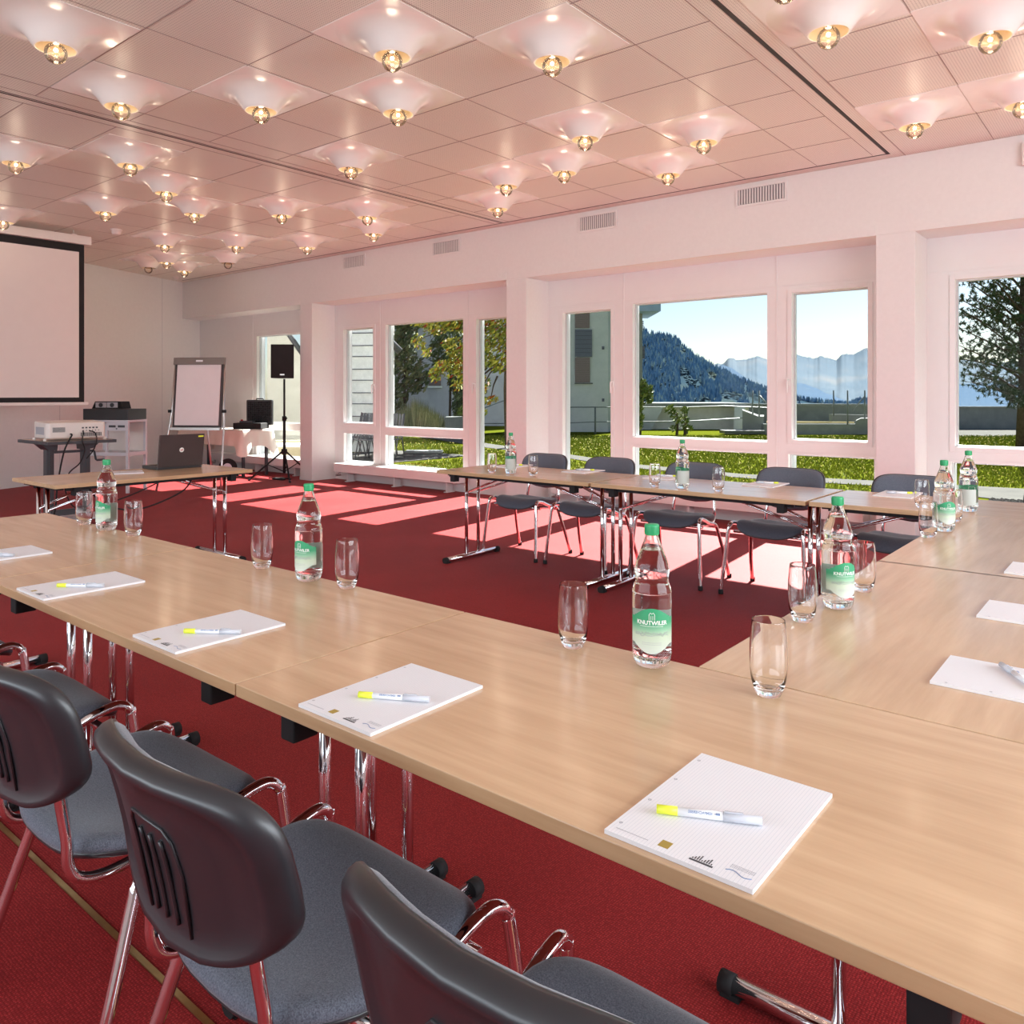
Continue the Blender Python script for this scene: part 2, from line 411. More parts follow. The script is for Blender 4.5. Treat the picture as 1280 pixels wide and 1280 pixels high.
for x0, x1 in ((-10.52, -10.216), (-6.28, -5.964), (-1.972, -1.652)):
    b.bb(x0 - .004, x1 + .004, WY - .006, WY, 0, .05); b.bb(x1, x1 + .006, WY, PY, 0, .05)
struct(b.build('baseboard_pillars', 'frame'))
b = B()                                                                  # slightly proud lintel lip
for x0, x1, *_ in BAYS[1:]:
    b.bb(x0, x1, WY - .006, WY, 2.765, 2.86)
b.bb(-14.3, -10.52, WY - .006, WY, 2.765, 2.82)
struct(b.build('trim_lintel', 'wall'))

def cells(b, x0, x1, z0, z1, ops, ya, yb):
    xs = sorted({x0, x1, *[o[0] for o in ops], *[o[1] for o in ops]}); 
    for i in range(len(xs) - 1):
        xa, xb = xs[i], xs[i + 1]; xm = (xa + xb) / 2
        hz = sorted([(o[2], o[3]) for o in ops if o[0] < xm < o[1]]); z = z0
        for a_, c_ in hz:
            if a_ > z: b.bb(xa, xb, ya, yb, z, a_)
            z = c_
        b.bb(xa, xb, ya, yb, z, z1)
def ring(b, x0, x1, z0, z1, w, ya, yb):
    b.bb(x0 - w, x0, ya, yb, z0 - w, z1 + w); b.bb(x1, x1 + w, ya, yb, z0 - w, z1 + w)
    b.bb(x0, x1, ya, yb, z0 - w, z0); b.bb(x0, x1, ya, yb, z1, z1 + w)
for k, (x0, x1, ops, _t) in enumerate(BAYS):
    b = B(); cells(b, x0, x1, -.1, 2.765, ops, PY, PY + .10)
    fr = struct(b.build('window_%d' % (k + 1), 'frame'))
    b = B()
    for (a_, c_, z0, z1) in ops:
        w = .045 if (c_ - a_) < 1 and z1 > 1 else .018
        ring(b, a_, c_, z0, z1, w, PY - (.012 if w > .03 else .004), PY)
    b.build('sash', 'frame', fr, bevel=.003)
    b = B()
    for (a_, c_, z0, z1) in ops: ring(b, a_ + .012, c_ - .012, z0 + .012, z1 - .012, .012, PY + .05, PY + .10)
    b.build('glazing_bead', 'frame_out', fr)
    for (a_, c_, z0, z1) in ops:
        b = B(); b.bb(a_, c_, PY + .065, PY + .071, z0, z1); b.build('pane', 'pane', fr)
    b = B()
    b.bb(x0, x1, PY - .006, PY, 2.45, 2.456)
    for (a_, c_, z0, z1) in ops:
        if 1.4 < c_ - a_ < 1.7 and z1 > 1:
            for xx in (a_ - .125, c_ + .095): b.bb(xx, xx + .008, PY - .008, PY, .28, 2.765)
    b.build('cover_strip', 'frame', fr)
    b = B()
    for (a_, c_, z0, z1) in ops:
        if c_ - a_ < 1 and z1 > 1:
            xx = {1: c_ + .03 if a_ < -9 else a_ - .03, 2: c_ + .03 if a_ < -4 else a_ - .03, 3: c_ + .03 if a_ < 0 else a_ - .03}[k]
            b.bb(xx - .014, xx + .014, PY - .028, PY - .012, 1.43, 1.50)
            b.tube([(xx, PY - .025, 1.49), (xx, PY - .06, 1.49), (xx, PY - .065, 1.47), (xx, PY - .062, 1.36)], .009, 8)
    if k: b.build('window_handle', 'frame', fr, bevel=.003)
b = B()                                                                  # outer jamb cheeks seen through the glass
for x0, x1, ops, _t in BAYS:
    for (a_, c_, z0, z1) in ops:
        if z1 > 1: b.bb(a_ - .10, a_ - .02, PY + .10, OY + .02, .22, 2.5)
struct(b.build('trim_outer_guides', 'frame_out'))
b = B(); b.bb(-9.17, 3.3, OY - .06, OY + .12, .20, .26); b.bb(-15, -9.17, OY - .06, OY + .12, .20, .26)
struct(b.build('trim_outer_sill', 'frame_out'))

# ceiling joints and slots
b = B(); z0, z1 = CE - .0025, CE + .01
for k in range(-8, 9):
    y = 2.175 + .655 * k
    if y > 7.3: continue
    b.bb(-13.9 if y > 5 else -13, -6.33, y - .002, y + .002, z0, z1)
    b.bb(-6.11, -1.955, y - .002, y + .002, z0, z1); b.bb(-1.73, 3.3, y - .002, y + .002, z0, z1)
for x in (-1.06, -.39, .28, .95, -1.73): b.bb(x - .002, x + .002, -3.3, 7.55, z0, z1)
for x in (-1.955, -2.435, -3.12, -3.81, -4.49, -5.18, -5.87, -6.11, -6.33, -7.18, -7.86, -8.53, -9.21, -9.89, -10.56, -11.2, -11.83):
    b.bb(x - .0015, x + .0015, -3.3, 7.38, z0, z1)
b.cur = 1
b.bb(-1.850, -1.822, -3.3, 7.42, z0, z1); b.bb(-13.9, -1.822, 7.40, 7.414, z0, z1); b.bb(-6.235, -6.222, -3.3, 7.40, z0, z1)
b.bb(-6.20, -6.196, -3.3, 7.40, z0, z1)
struct(b.build('trim_ceiling_joints', ['joint', 'slot']))

# brass strip in the carpet
b = B(); b.bb(-5.5, .5, .886, .900, 0, .004); struct(b.build('trim_floor_strip', 'brass'))

# ------------------------------------------------------------------ ceiling lamps
def make_lamp(lit=True):
    t = thing('ceiling_lamp', '', 'lamp')
    prof = [(.325, -.0035), (.29, -.006), (.255, -.012), (.225, -.022), (.198, -.036), (.175, -.053), (.155, -.073), (.138, -.095), (.124, -.115), (.112, -.130), (.107, -.133), (.102, -.130)]
    b = B(); b.bb(-.333, .333, -.325, .325, -.0035, 0); b.lathe(prof, 48); b.build('shade', 'lampwhite', t)
    b = B(); b.lathe([(.102, -.130), (.095, -.10), (.08, -.06), (.05, -.03), (.02, -.025)], 32, capt=True); r = b.build('inner_reflector', 'lampinner', t)
    b = B(); b.lathe([(.017, -.03), (.019, -.07), (.017, -.10)], 16, capt=True, capb=True); b.build('lamp_holder', 'offwhite', t)
    pr = [(.012, -.095), (.018, -.10)] + [(.060 * sin(a), -.155 + .060 * cos(a)) for a in [radians(x) for x in range(18, 181, 9)]]
    pr[-1] = (.001, -.215); pr = pr[::-1]
    b = B(); b.lathe(pr, 32); bu = b.build('bulb', 'bulb', t)
    if lit:
        b = B(); b.lathe([(.001, -.148), (.009, -.143), (.011, -.137), (.009, -.130), (.001, -.127)], 10); b.build('filament', 'filament', bu)
        l = bpy.data.lights.new('lamp_light', 'POINT'); l.energy = 1.4; l.color = (1, .80, .58); l.shadow_soft_size = .03; l.specular_factor = .15
        lo = bpy.data.objects.new('lamp_light', l); COL.objects.link(lo); lo.location = (0, 0, -.245); lo.parent = t
    return t
LAMPS = [
 (-12.17, 5.93, 0, 'unlit trumpet lamp at the far left end of the ceiling, beside the wall'),
 (-12.10, 6.48, 1, 'smallest lit trumpet lamp, nearest the far corner of the ceiling'),
 (-11.50, 5.88, 1, 'lit trumpet lamp between the unlit one and the far corner lamp'),
 (-10.82, 6.48, 0, 'unlit trumpet lamp above and right of the flipchart, close to window wall'),
 (-10.24, 3.31, 1, 'trumpet lamp cut by left photo edge, just above the projection screen housing'),
 (-10.22, 5.20, 1, 'lit trumpet lamp directly in front of the three farthest lamps'),
 (-9.55, 5.84, 1, 'lit trumpet lamp right in front of the unlit lamp by the window wall'),
 (-8.87, 3.85, 1, 'lit trumpet lamp just above the round smoke detector by the screen'),
 (-8.87, 6.48, 1, 'single lit trumpet lamp left of the leftmost air vent'),
 (-8.19, 4.50, 1, 'rearmost lamp of the overlapping pair above the flipchart'),
 (-7.56, 2.54, 1, 'trumpet lamp at left photo edge below the large corner lamp'),
 (-7.54, 3.85, 1, 'front lamp of the overlapping pair above the flipchart'),
 (-7.51, 5.15, 1, 'lit trumpet lamp above the loudspeaker, alone on its panel'),
 (-7.50, 6.46, 1, 'lower and farther lamp of the stacked pair above the second air vent'),
 (-6.87, 3.19, 1, 'lit trumpet lamp just beyond the thin slot, above the whiteboard wall'),
 (-6.84, 5.80, 1, 'upper and nearer lamp of the stacked pair above the second air vent'),
 (-5.52, 2.50, 1, 'large trumpet lamp just before the thin slot, below the corner lamp'),
 (-5.49, 4.47, 1, 'single trumpet lamp touching the thin slot midway along the ceiling'),
 (-5.46, 6.42, 1, 'lower and farther lamp of the pair left of the third air vent'),
 (-4.87, 1.84, 1, 'largest trumpet lamp, in the top left corner of the photo'),
 (-4.84, 3.15, 1, 'large trumpet lamp between the corner lamp and the middle pair'),
 (-4.80, 5.77, 1, 'upper and nearer lamp of the pair left of the third air vent'),
 (-4.14, 3.79, 1, 'farther lamp of the large pair at top centre of the ceiling'),
 (-4.11, 5.75, 1, 'trumpet lamp directly above the third air vent, lower left of its neighbour'),
 (-3.47, 3.13, 1, 'nearer lamp of the large pair at top centre of the ceiling'),
 (-3.44, 5.09, 1, 'upper right lamp of the pair above the third air vent'),
 (-3.43, 6.40, 1, 'trumpet lamp between third and fourth air vents, nearest the wall'),
 (-2.79, 3.78, 1, 'large trumpet lamp on the yellowish panels right of the top centre pair'),
 (-2.77, 5.75, 1, 'trumpet lamp nearest the thick black slot, left of fourth air vent'),
 (-1.40, 3.78, 1, 'bulb barely in frame at top edge, right of the thick slot'),
 (-1.40, 4.43, 1, 'large trumpet lamp right beside the thick black slot at photo top'),
 (-1.40, 6.39, 1, 'smaller trumpet lamp right of the thick slot, near the window wall'),
 (-.728, 6.38, 1, 'trumpet lamp cut by the right photo edge above the third bay'),
 (-.728, 5.06, 1, 'large tilted-looking trumpet lamp in the top right corner of the photo'),
]
lampL = make_lamp(True); lampU = make_lamp(False)
first = {1: lampL, 0: lampU}; used = set()
for x, y, lit, lab in LAMPS:
    if lit not in used:
        used.add(lit); o = first[lit]; o.location = (x, y, CE); o['label'] = lab; o['group'] = 'trumpet shaped ceiling lamps'
    else: dup(first[lit], (x, y, CE), 0, lab, 'trumpet shaped ceiling lamps')

def detector(x, y, s, lab, cat, nm):
    b = B(); b.lathe([(.001, -.055 * s), (.035 * s, -.055 * s), (.045 * s, -.04 * s), (.05 * s, -.015), (.06 * s, -.012), (.06 * s, 0)], 24, (0, 0, 0))
    tag(b.build(nm, 'offwhite', loc=(x, y, CE)), lab, cat)
detector(-10.27, 4.59, 1.2, 'round white smoke detector on the ceiling right of the screen housing', 'smoke detector', 'smoke_detector')
detector(-13.55, 7.1, .8, 'small round white sensor on the ceiling in the far corner', 'sensor', 'ceiling_sensor')

# air vents on the beam
def make_vent():
    t = thing('air_vent', '', 'vent'); 
    b = B(); ring(b, -.235, .235, -.075, .075, .024, -.012, 0); b.build('frame', 'frame', t, bevel=.002)
    b = B(); b.bb(-.235, .235, -.003, 0, -.075, .075); b.build('backing', 'ventdark', t)
    b = B()
    for i in range(17):
        x = -.22 + .44 * i / 16; b.bb(x - .006, x + .006, -.011, -.003, -.072, .072)
    b.build('slats', 'frame', t)
    return t
v0 = make_vent()
for i, (x, z, lab) in enumerate([(-9.2, 3.30, 'leftmost white slatted air vent on the beam, farthest away'), (-7.315, 3.293, 'white slatted air vent second from left, above the first window bay'),
        (-4.93, 3.30, 'white slatted air vent above the left half of the middle bay'), (-3.03, 3.305, 'rightmost and largest looking white slatted air vent, above the middle bay')]):
    o = v0 if i == 0 else dup(v0, (0, 0, 0)); o.location = (x, WY, z); o['label'] = lab; o['group'] = 'air vents along the beam'
b = B(); b.bb(-.86, -.80, WY - .05, WY, 3.18, 3.36)
tag(b.build('wall_box', 'offwhite', bevel=.004), 'small pale box high on the beam at right photo edge', 'wall box')

# convector heaters
def heater(x0, x1, lab):
    t = thing('convector_heater', lab, 'radiator', ((x0 + x1) / 2, 7.87, 0), 0, 'low white convectors under the windows'); L = (x1 - x0) / 2
    b = B(); b.bb(-L, L, -.11, .115, .145, .275); b.build('casing', 'frame', t, bevel=.004)
    b = B()
    for i in range(40):
        x = -L + .03 + (2 * L - .06) * i / 39; b.bb(x - .012, x + .012, -.09, .10, .2755, .277)
    b.build('top_grille', 'offwhite', t)
    for s in (-.8, 0, .8):
        b = B(); b.bb(L * s - .012, L * s + .012, -.06, .06, 0, .145); b.bb(L * s - .03, L * s + .03, -.08, .08, 0, .01); b.build('bracket', 'frame', t)
    b = B(); b.tube([(-L + .05, -.02, .145), (-L + .05, -.02, .09), (-L - .05, -.02, .08)], .014, 10); b.lathe([(.02, -.02), (.022, .02), (.02, .03)], 12, (-L - .01, -.02, .09), True, True); b.build('valve', 'alu', t)
heater(-9.95, -7.30, 'long low white convector heater under the window left of the far table')
heater(-5.75, -2.14, 'low white convector heater behind the chairs under the middle bay')
heater(-1.45, 2.1, 'low white convector heater at right, under the third window bay')
heater(-13.6, -10.75, 'low white convector heater in the far left bay behind the tripod')

# ------------------------------------------------------------------ folding tables
TT, TL, TW = .74, 1.446, .705
def make_table(L=TL, Wd=TW):
    t = thing('folding_table', '', 'table'); h = L / 2 - .0012; w = Wd / 2 - .0012
    b = B(); b.bb(-h, h, -w, w, TT - .026, TT); 
    for i in range(len(b.f)): b.mi[i] = 1
    b.mi[1] = 0
    b.build('tabletop', ['wood', 'edge'], t, bevel=.0018)
    for sx in (-1, 1):
        xb = sx * (h - .065)
        b = B(); b.tube([(xb, -w + .05, .024), (xb, w - .05, .024)], .021, 14); fb = b.build('foot_bar', 'chrome', t)
        for sy in (-1, 1):
            b = B(); b.tube([(xb, sy * (w - .055), .022), (xb, sy * (w - .022), .022)], .024, 14); b.bb(xb - .02, xb + .02, sy * (w - .05) - .022, sy * (w - .05) + .022, 0, .012)
            b.build('end_cap', 'blackmatte', fb)
            b = B(); b.tube([(xb, sy * .072, .03), (xb, sy * .072, TT - .03)], .0145, 12); b.build('leg', 'chrome', t)
            xi = sx * (h - .06 - .48)
            b = B()
            for o_ in (-.016, .016): b.tube([(xb, sy * .072 + o_, TT - .20), (xi, sy * .16 + o_, TT - .035)], .006, 8)
            b.build('brace', 'chrome', t)
            b = B(); b.bb(sx * (h - .15) - .022, sx * (h - .15) + .022, sy * (w - .05) - .03, sy * (w - .05) + .03, TT - .085, TT - .026)
            b.build('stacking_block', 'blackmatte', t, bevel=.004)
        b = B(); b.bb(xb - .02, xb + .02, -w + .08, w - .08, TT - .045, TT - .026); b.build('top_rail', 'blackmatte', t)
    b = B(); b.bb(-h + .09, h - .09, -w + .05, -w + .075, TT - .05, TT - .026); b.bb(-h + .09, h - .09, w - .075, w - .05, TT - .05, TT - .026)
    b.build('side_rail', 'blackmatte', t)
    return t
tab = make_table()
TG = 'folding tables pushed together in a horseshoe'
yN, yF, xR = .905 + TW / 2, 4.49 + TW / 2, -.79 + TW / 2
SP = [((-3.66, yN), 0, 'beech folding table at the far left end of the near row'),
 ((-2.21, yN), 0, 'beech folding table in the near row carrying the second bottle from left'),
 ((-.762, yN), 0, 'beech folding table closest to the camera, at the near corner'),
 ((xR, 1.612 + TL / 2), pi / 2, 'beech folding table starting the right hand column, beside the near corner'),
 ((xR, 3.062 + TL / 2 - .02), pi / 2, 'beech folding table in the right column adjoining the far row'),
 ((-3.735, yF), 0, 'beech folding table at the left end of the far row by the windows'),
 ((-2.270, yF), 0, 'middle beech folding table of the far row by the windows'),
 ((-.805, yF), 0, 'beech folding table at the right end of the far row')]
for i, ((x, y), rz, lab) in enumerate(SP):
    o = tab if i == 0 else dup(tab, (0, 0, 0)); o.location = (x, y, 0); o.rotation_euler = (0, 0, rz); o['label'] = lab; o['group'] = TG
o = dup(tab, (-6.03, 2.865, 0), radians(90), 'beech presenter table standing alone with the laptop on it'); del o['group']
o.scale = (1.02, 1.08, 1)

# ------------------------------------------------------------------ stacking chairs
def outline(th, hx, hy, n=3.2, n2=None):
    c, s_ = cos(th), sin(th); e = 2 / (n2 if (n2 and s_ < 0) else n)
    return (hx * math.copysign(abs(c) ** e, c), hy * math.copysign(abs(s_) ** e, s_))
def pad(hx, hy, rings, warp, K=56, n=3.2, n2=None):
    """rings: (r, w) pairs from centre of one face round the rim to the centre of the other; w along local normal"""
    b = B(); 
    for r, w in rings:
        for k in range(K):
            x, y = outline(2 * pi * k / K, hx, hy, n, n2); b.v.append(tuple(warp(x * r, y * r, w)))
    R = len(rings)
    for i in range(R - 1):
        for k in range(K):
            a0 = i * K + k; a1 = i * K + (k + 1) % K; b.face((a0, a0 + K, a1 + K, a1), True)
    b.v.append(tuple(warp(0, 0, rings[0][1]))); c0 = len(b.v) - 1
    b.v.append(tuple(warp(0, 0, rings[-1][1]))); c1 = len(b.v) - 1
    for k in range(K):
        b.face((c0, k, (k + 1) % K), True); b.face((c1, (R - 1) * K + (k + 1) % K, (R - 1) * K + k), True)
    return b
def make_chair():
    t = thing('stacking_chair', '', 'chair')
    # seat: +y is where the sitter faces
    def sw(x, y, w):
        u = y / .215
        z = .452 + .016 * math.exp(-((u - .45) / .45) ** 2) - .030 * max(0, u - .55) ** 2 / .2 - .012 * math.exp(-((u + .35) / .4) ** 2) + .022 * (x / .24) ** 2 * (1 - .5 * u)
        return (x * (1 + .03 * u), y, z + w)
    rg = [(.25, .012), (.5, .012), (.72, .011), (.86, .008), (.94, .003), (.98, -.004), (1, -.014), (.995, -.022)]
    pad(.238, .215, rg + [(.96, -.026), (.5, -.026)], sw).build('seat', 'fab_near', t)
    pad(.236, .213, [(.3, -.024), (.9, -.024), (.985, -.022), (1.0, -.027), (.97, -.036), (.8, -.044), (.3, -.046)], sw).build('seat_pan', 'black', t)
    # backrest: local x across, y up the back, w towards the sitter
    TILT = radians(13)
    def bw(x, y, w):
        v = y / .165
        taper = 1 - .05 * max(0, -v) ** 1.5
        curve = .055 * (x / .24) ** 2 - .012 * v * v
        yy = curve + w; zz = y
        # lean back
        Y = yy * cos(TILT) - zz * sin(TILT); Z = zz * cos(TILT) + yy * sin(TILT)
        return (x * taper, -.265 + Y, .672 + Z)
    # bottom edge drops in the middle
    def bw2(x, y, w):
        if y < 0: y = y * (.86 - .29 * (x / .24) ** 2)
        return bw(x, y, w)
    pad(.237, .158, [(.3, .016), (.6, .016), (.82, .014), (.93, .008), (.985, -.001), (.99, -.010), (.9, -.012), (.4, -.012)], bw2, n=4.0, n2=4.6).build('backrest', 'fab_near', t)
    bs = pad(.242, .162, [(.3, -.008), (.9, -.006), (.985, -.002), (1.0, -.008), (1.0, -.020), (.975, -.033), (.93, -.039), (.86, -.037), (.82, -.030), (.6, -.029), (.3, -.029)], bw2, n=4.0, n2=4.6)
    sh = bs.build('back_shell', 'black', t)
    b = B()
    def rib(x, y0, y1):
        P = [bw2(x, y0 + (y1 - y0) * k / 8, -.0305) for k in range(9)]; b.tube(P, .0035, 6)
    b.tube([bw2(x_, y_, -.030) for x_, y_ in [(-.06, -.12), (-.066, .0), (-.06, .05), (-.045, .068), (0, .07), (.045, .068), (.06, .05), (.066, 0), (.06, -.12)]], .003, 6)
    for x in (-.03, 0, .03): rib(x, -.105, .045)
    b.build('shell_ribs', 'black', sh)
    # frame
    for s in (-1, 1):
        fr = [(s * .285, .245, .008), (s * .268, .222, .22), (s * .252, .200, .425), (s * .249, .192, .452), (s * .246, .175, .468), (s * .243, .150, .472), (s * .240, .10, .462), (s * .236, .04, .440), (s * .234, 0, .425)]
        b = B(); b.tube(sm(fr), .0130, 10); l1 = b.build('leg', 'chrome', t)
        rr = [(s * .234, 0, .425), (s * .232, -.06, .412), (s * .232, -.10, .400), (s * .235, -.122, .375), (s * .240, -.135, .34), (s * .262, -.19, .17), (s * .275, -.245, .008)]
        b = B(); b.tube(sm(rr), .0130, 10); l2 = b.build('leg', 'chrome', t)
        for l_, p in ((l1, fr[0]), (l2, rr[-1])):
            b = B(); b.lathe([(.015, 0), (.017, .004), (.0165, .028), (.0135, .032)], 12, (p[0], p[1], 0), True, True); b.build('foot_cap', 'blackmatte', l_)
        jb = [bw(s * .165, -.08, -.014), bw(s * .167, -.13, -.014), (s * .168, -.224, .485), (s * .168, -.222, .44), (s * .169, -.205, .408), (s * .170, -.165, .393), (s * .17, -.10, .393), (s * .17, .1, .41)]
        b = B(); b.tube(sm(jb), .011, 10); b.build('back_support', 'chrome', t)
    b = B()
    for y, z in ((.13, .412), (-.08, .402)): b.tube([(-.245, y, z), (.245, y, z)], .010, 8)
    b.build('cross_bar', 'chrome', t)
    return t
ch = make_chair()
CG = 'grey stacking chairs around the horseshoe'
CH = []
for x, lab in [(-.50, 'grey stacking chair nearest the camera, back cropped by the photo bottom'), (-1.12, 'grey stacking chair second from camera, whole ribbed black back in view'),
               (-1.79, 'grey stacking chair third from camera, its back cut by left photo edge'), (-2.50, 'grey stacking chair fourth from camera, mostly its seat in view'),
               (-3.32, 'grey stacking chair at left photo edge, only a seat corner showing')]:
    CH.append((x, .855, 0, lab))
for x, lab in [(-4.14, 'grey stacking chair at the left end of the far row'), (-3.48, 'grey stacking chair second from left in the far row'),
               (-2.72, 'grey stacking chair behind the far bottle in the middle of the far row'), (-2.00, 'grey stacking chair left of the far table seam, fourth in far row'),
               (-1.22, 'grey stacking chair behind the far right bottles and inner corner'), (-.385, 'grey stacking chair at right photo edge, only a sliver of its back')]:
    CH.append((x, 5.25, pi, lab))
for i, (x, y, rz, lab) in enumerate(CH):
    o = ch if i == 0 else dup(ch, (0, 0, 0)); o.location = (x, y, 0); o.rotation_euler = (0, 0, rz + random.uniform(-.02, .02)); o['label'] = lab; o['group'] = CG

# ------------------------------------------------------------------ bottles
def label_mesh(rad, th0, th1, ztop, zbot, n=48):
    b = B(); rows = 14
    for i in range(n + 1):
        th = th0 + (th1 - th0) * i / n
        for j in range(rows + 1):
            z = zbot(th) + (ztop(th) - zbot(th)) * j / rows; b.v.append((rad * cos(th), rad * sin(th), z))
    for i in range(n):
        for j in range(rows):
            a = i * (rows + 1) + j; b.face((a, a + rows + 1, a + rows + 2, a + 1), True)
    return b
def mk_label_mat():
    a = N('bottle_front_label'); a.bsdf((.6, .7, .6), .5)
    c = a.n('TexCoord'); sp = a.n('SeparateXYZ'); a.l(c.outputs['Object'], sp.inputs[0])
    mr = a.n('MapRange'); mr.inputs[1].default_value = .035; mr.inputs[2].default_value = .135; a.l(sp.outputs[2], mr.inputs[0])
    a.l(a.ramp(mr.outputs[0], [(0, (.66, .72, .66)), (.38, (.55, .66, .50)), (.55, (.22, .48, .30)), (.68, (.04, .32, .15)), (1, (.035, .33, .15))]), a.b.inputs['Base Color']); return a.m
M['label'] = mk_label_mat()
def make_bottle():
    t = thing('water_bottle', '', 'bottle')
    outer = [(.001, .003), (.020, .0015), (.030, 0), (.036, .004), (.0405, .012), (.0428, .024), (.0432, .06), (.0434, .150), (.0432, .163), (.0415, .173), (.0375, .183), (.0360, .190), (.0370, .198), (.0388, .207), (.0385, .216), (.0345, .230), (.0265, .252), (.0190, .272), (.0140, .287), (.0125, .300)]
    inner = [(.0105, .3005), (.0115, .290), (.0165, .272), (.0225, .2575), (.0225, .2565), (.001, .2560)]
    b = B(); b.lathe(outer + inner, 40); b.build('glass_body', 'bottle', t)
    b = B()
    b.lathe([(.0130, .288), (.0155, .289), (.0160, .291), (.0160, .309), (.0150, .312), (.001, .3125)], 36)
    for k in range(36):
        w = 2 * pi * k / 36; b.box((.0161 * cos(w), .0161 * sin(w), .300), (.0008, .0012, .017), Matrix.Rotation(w, 3, 'Z'))
    b.build('cap', 'cap', t)
    b = B(); b.lathe([(.0428, .163), (.0437, .1645), (.0436, .166), (.0428, .1675)], 40); b.build('shoulder_ring', 'bottle', t)
    b = B(); b.lathe([(.0430, .026), (.0437, .0275), (.0437, .029), (.0430, .030)], 40); b.build('base_ring', 'bottle', t)
    R = .0440
    top = lambda th: .118 + .017 * max(0, cos((th) * 1.75)) - (.0 if abs(th) < 1.0 else .004)
    bot = lambda th: .056 - .020 * max(0, cos(th * 1.6)) + .0
    lb = label_mesh(R, -1.3, 1.3, top, bot).build('front_label', 'label', t)
    # lettering, bent round the glass; local +x is the front of the bottle
    def cyl(z0, r=R + .0004): return lambda p: ((r + p.z) * cos(p.x / r), (r + p.z) * sin(p.x / r), z0 + p.y)
    b = B(); add_text(b, 'KNUTWILER', .0125, cyl(.1035), True)
    b.tube([cyl(.118)(Vector((x, y, 0))) for x, y in [(-.006, -.008), (-.006, .004), (-.003, .008), (0, .005), (.003, .008), (.006, .004), (.006, -.008)]], .0007, 5)
    for x in (-.002, .002): b.tube([cyl(.113)(Vector((x, -.003, 0))), cyl(.113)(Vector((x, .006, 0)))], .0005, 5)
    for i in range(24):
        x = -.026 + .052 * i / 24; b.quad(*[cyl(.0955)(Vector(q)) for q in ((x, 0, 0), (x + .0013, 0, 0), (x + .0013, .0014, 0), (x, .0014, 0))])
    b.build('label_lettering', 'white_ink', lb)
    b = B(); rnd = random.Random(3)
    for row, am in ((.079, .005), (.075, .004)):
        P = [cyl(row)(Vector((-.040 + .08 * i / 30, am * rnd.uniform(-.5, 1), 0))) for i in range(31)]; b.tube(P, .0005, 5)
    for zz in (.060, .056):
        for i in range(22):
            x = -.022 + .044 * i / 22; b.quad(*[cyl(zz)(Vector(q)) for q in ((x, 0, 0), (x + .0012, 0, 0), (x + .0012, .001, 0), (x, .001, 0))])
    b.build('label_landscape', 'inkgrey', lb)
    bl = label_mesh(R, pi - 1.05, pi + 1.05, lambda th: .116, lambda th: .034, 24).build('back_label', 'label_back', t)
    return t
bt = make_bottle()
camdir = lambda x, y: math.atan2(-y, -x)
BO = [(-3.617, 1.575, -.95, 'green capped water bottle on the near row between the two leftmost glasses'),
      (-2.134, 1.565, -.75, 'green capped water bottle second from left on the near row'),
      (-.876, 1.560, 0, 'largest looking water bottle, its green label facing the camera'),
      (-.705, 2.31, .55, 'green capped water bottle on the right column, label half turned away'),
      (-.737, 3.90, .45, 'water bottle on the right column behind an overlapping glass'),
      (-.765, 4.64, pi - .15, 'rearmost right water bottle, pale back label showing, third bay behind'),
      (-2.368, 4.61, pi + .25, 'water bottle on the far row under the middle bay, between two glasses'),
      (-3.815, 4.64, pi - .1, 'water bottle at the left end of the far row')]
for i, (x, y, a, lab) in enumerate(BO):
    o = bt if i == 0 else dup(bt, (0, 0, 0)); o.location = (x, y, TT); o.rotation_euler = (0, 0, camdir(x, y) + a); o['label'] = lab; o['group'] = 'mineral water bottles on the tables'

# ------------------------------------------------------------------ tumblers
b = B()
prof = [(.001, .0), (.0205, .0), (.021, .0), (.0222, .0006), (.0245, .0028), (.0285, .012), (.0335, .030), (.0362, .052), (.0370, .075), (.0362, .105), (.0338, .135), (.0323, .1490), (.0321, .1500), (.0320, .1503), (.0317, .1506), (.0314, .1503), (.0313, .1500), (.0313, .1490), (.0328, .135), (.0350, .105), (.0357, .075), (.0348, .052), (.032, .033), (.025, .018), (.015, .0135), (.001, .0125)]
b.lathe(prof, 48)
gl = b.build('drinking_glass', 'glass'); tag(gl, '', 'glass')
GL = [(-3.847, 1.575, 'leftmost empty tumbler on the near row, left of the first bottle'), (-3.381, 1.583, 'empty tumbler just right of the leftmost bottle on the near row'),
      (-2.406, 1.57, 'empty tumbler left of the second near-row bottle'), (-1.953, 1.575, 'empty tumbler right of the second near-row bottle'),
      (-1.081, 1.548, 'empty tumbler left of the large labelled bottle'), (-.606, 1.548, 'largest looking empty tumbler, at the near corner seam of the tables'),
      (-.734, 2.11, 'empty tumbler in front of the half turned bottle on right column'), (-.703, 2.55, 'empty tumbler behind the half turned bottle on right column'),
      (-.755, 3.68, 'empty tumbler overlapping the left side of the fifth bottle'), (-.976, 4.61, 'empty tumbler on the far row at the inner corner'),
      (-.753, 4.21, 'empty tumbler half hidden behind the fifth bottle, right side'), (-2.55, 4.58, 'empty tumbler left of the middle far-row bottle'),
      (-2.118, 4.60, 'empty tumbler right of the middle far-row bottle'), (-3.969, 4.60, 'empty tumbler left of the leftmost far-row bottle'),
      (-3.593, 4.63, 'empty tumbler right of the leftmost far-row bottle')]
for i, (x, y, lab) in enumerate(GL):
    o = gl if i == 0 else dup(gl, (0, 0, 0)); o.location = (x, y, TT + .0002); o['label'] = lab; o['group'] = 'clear tumblers on the tables'

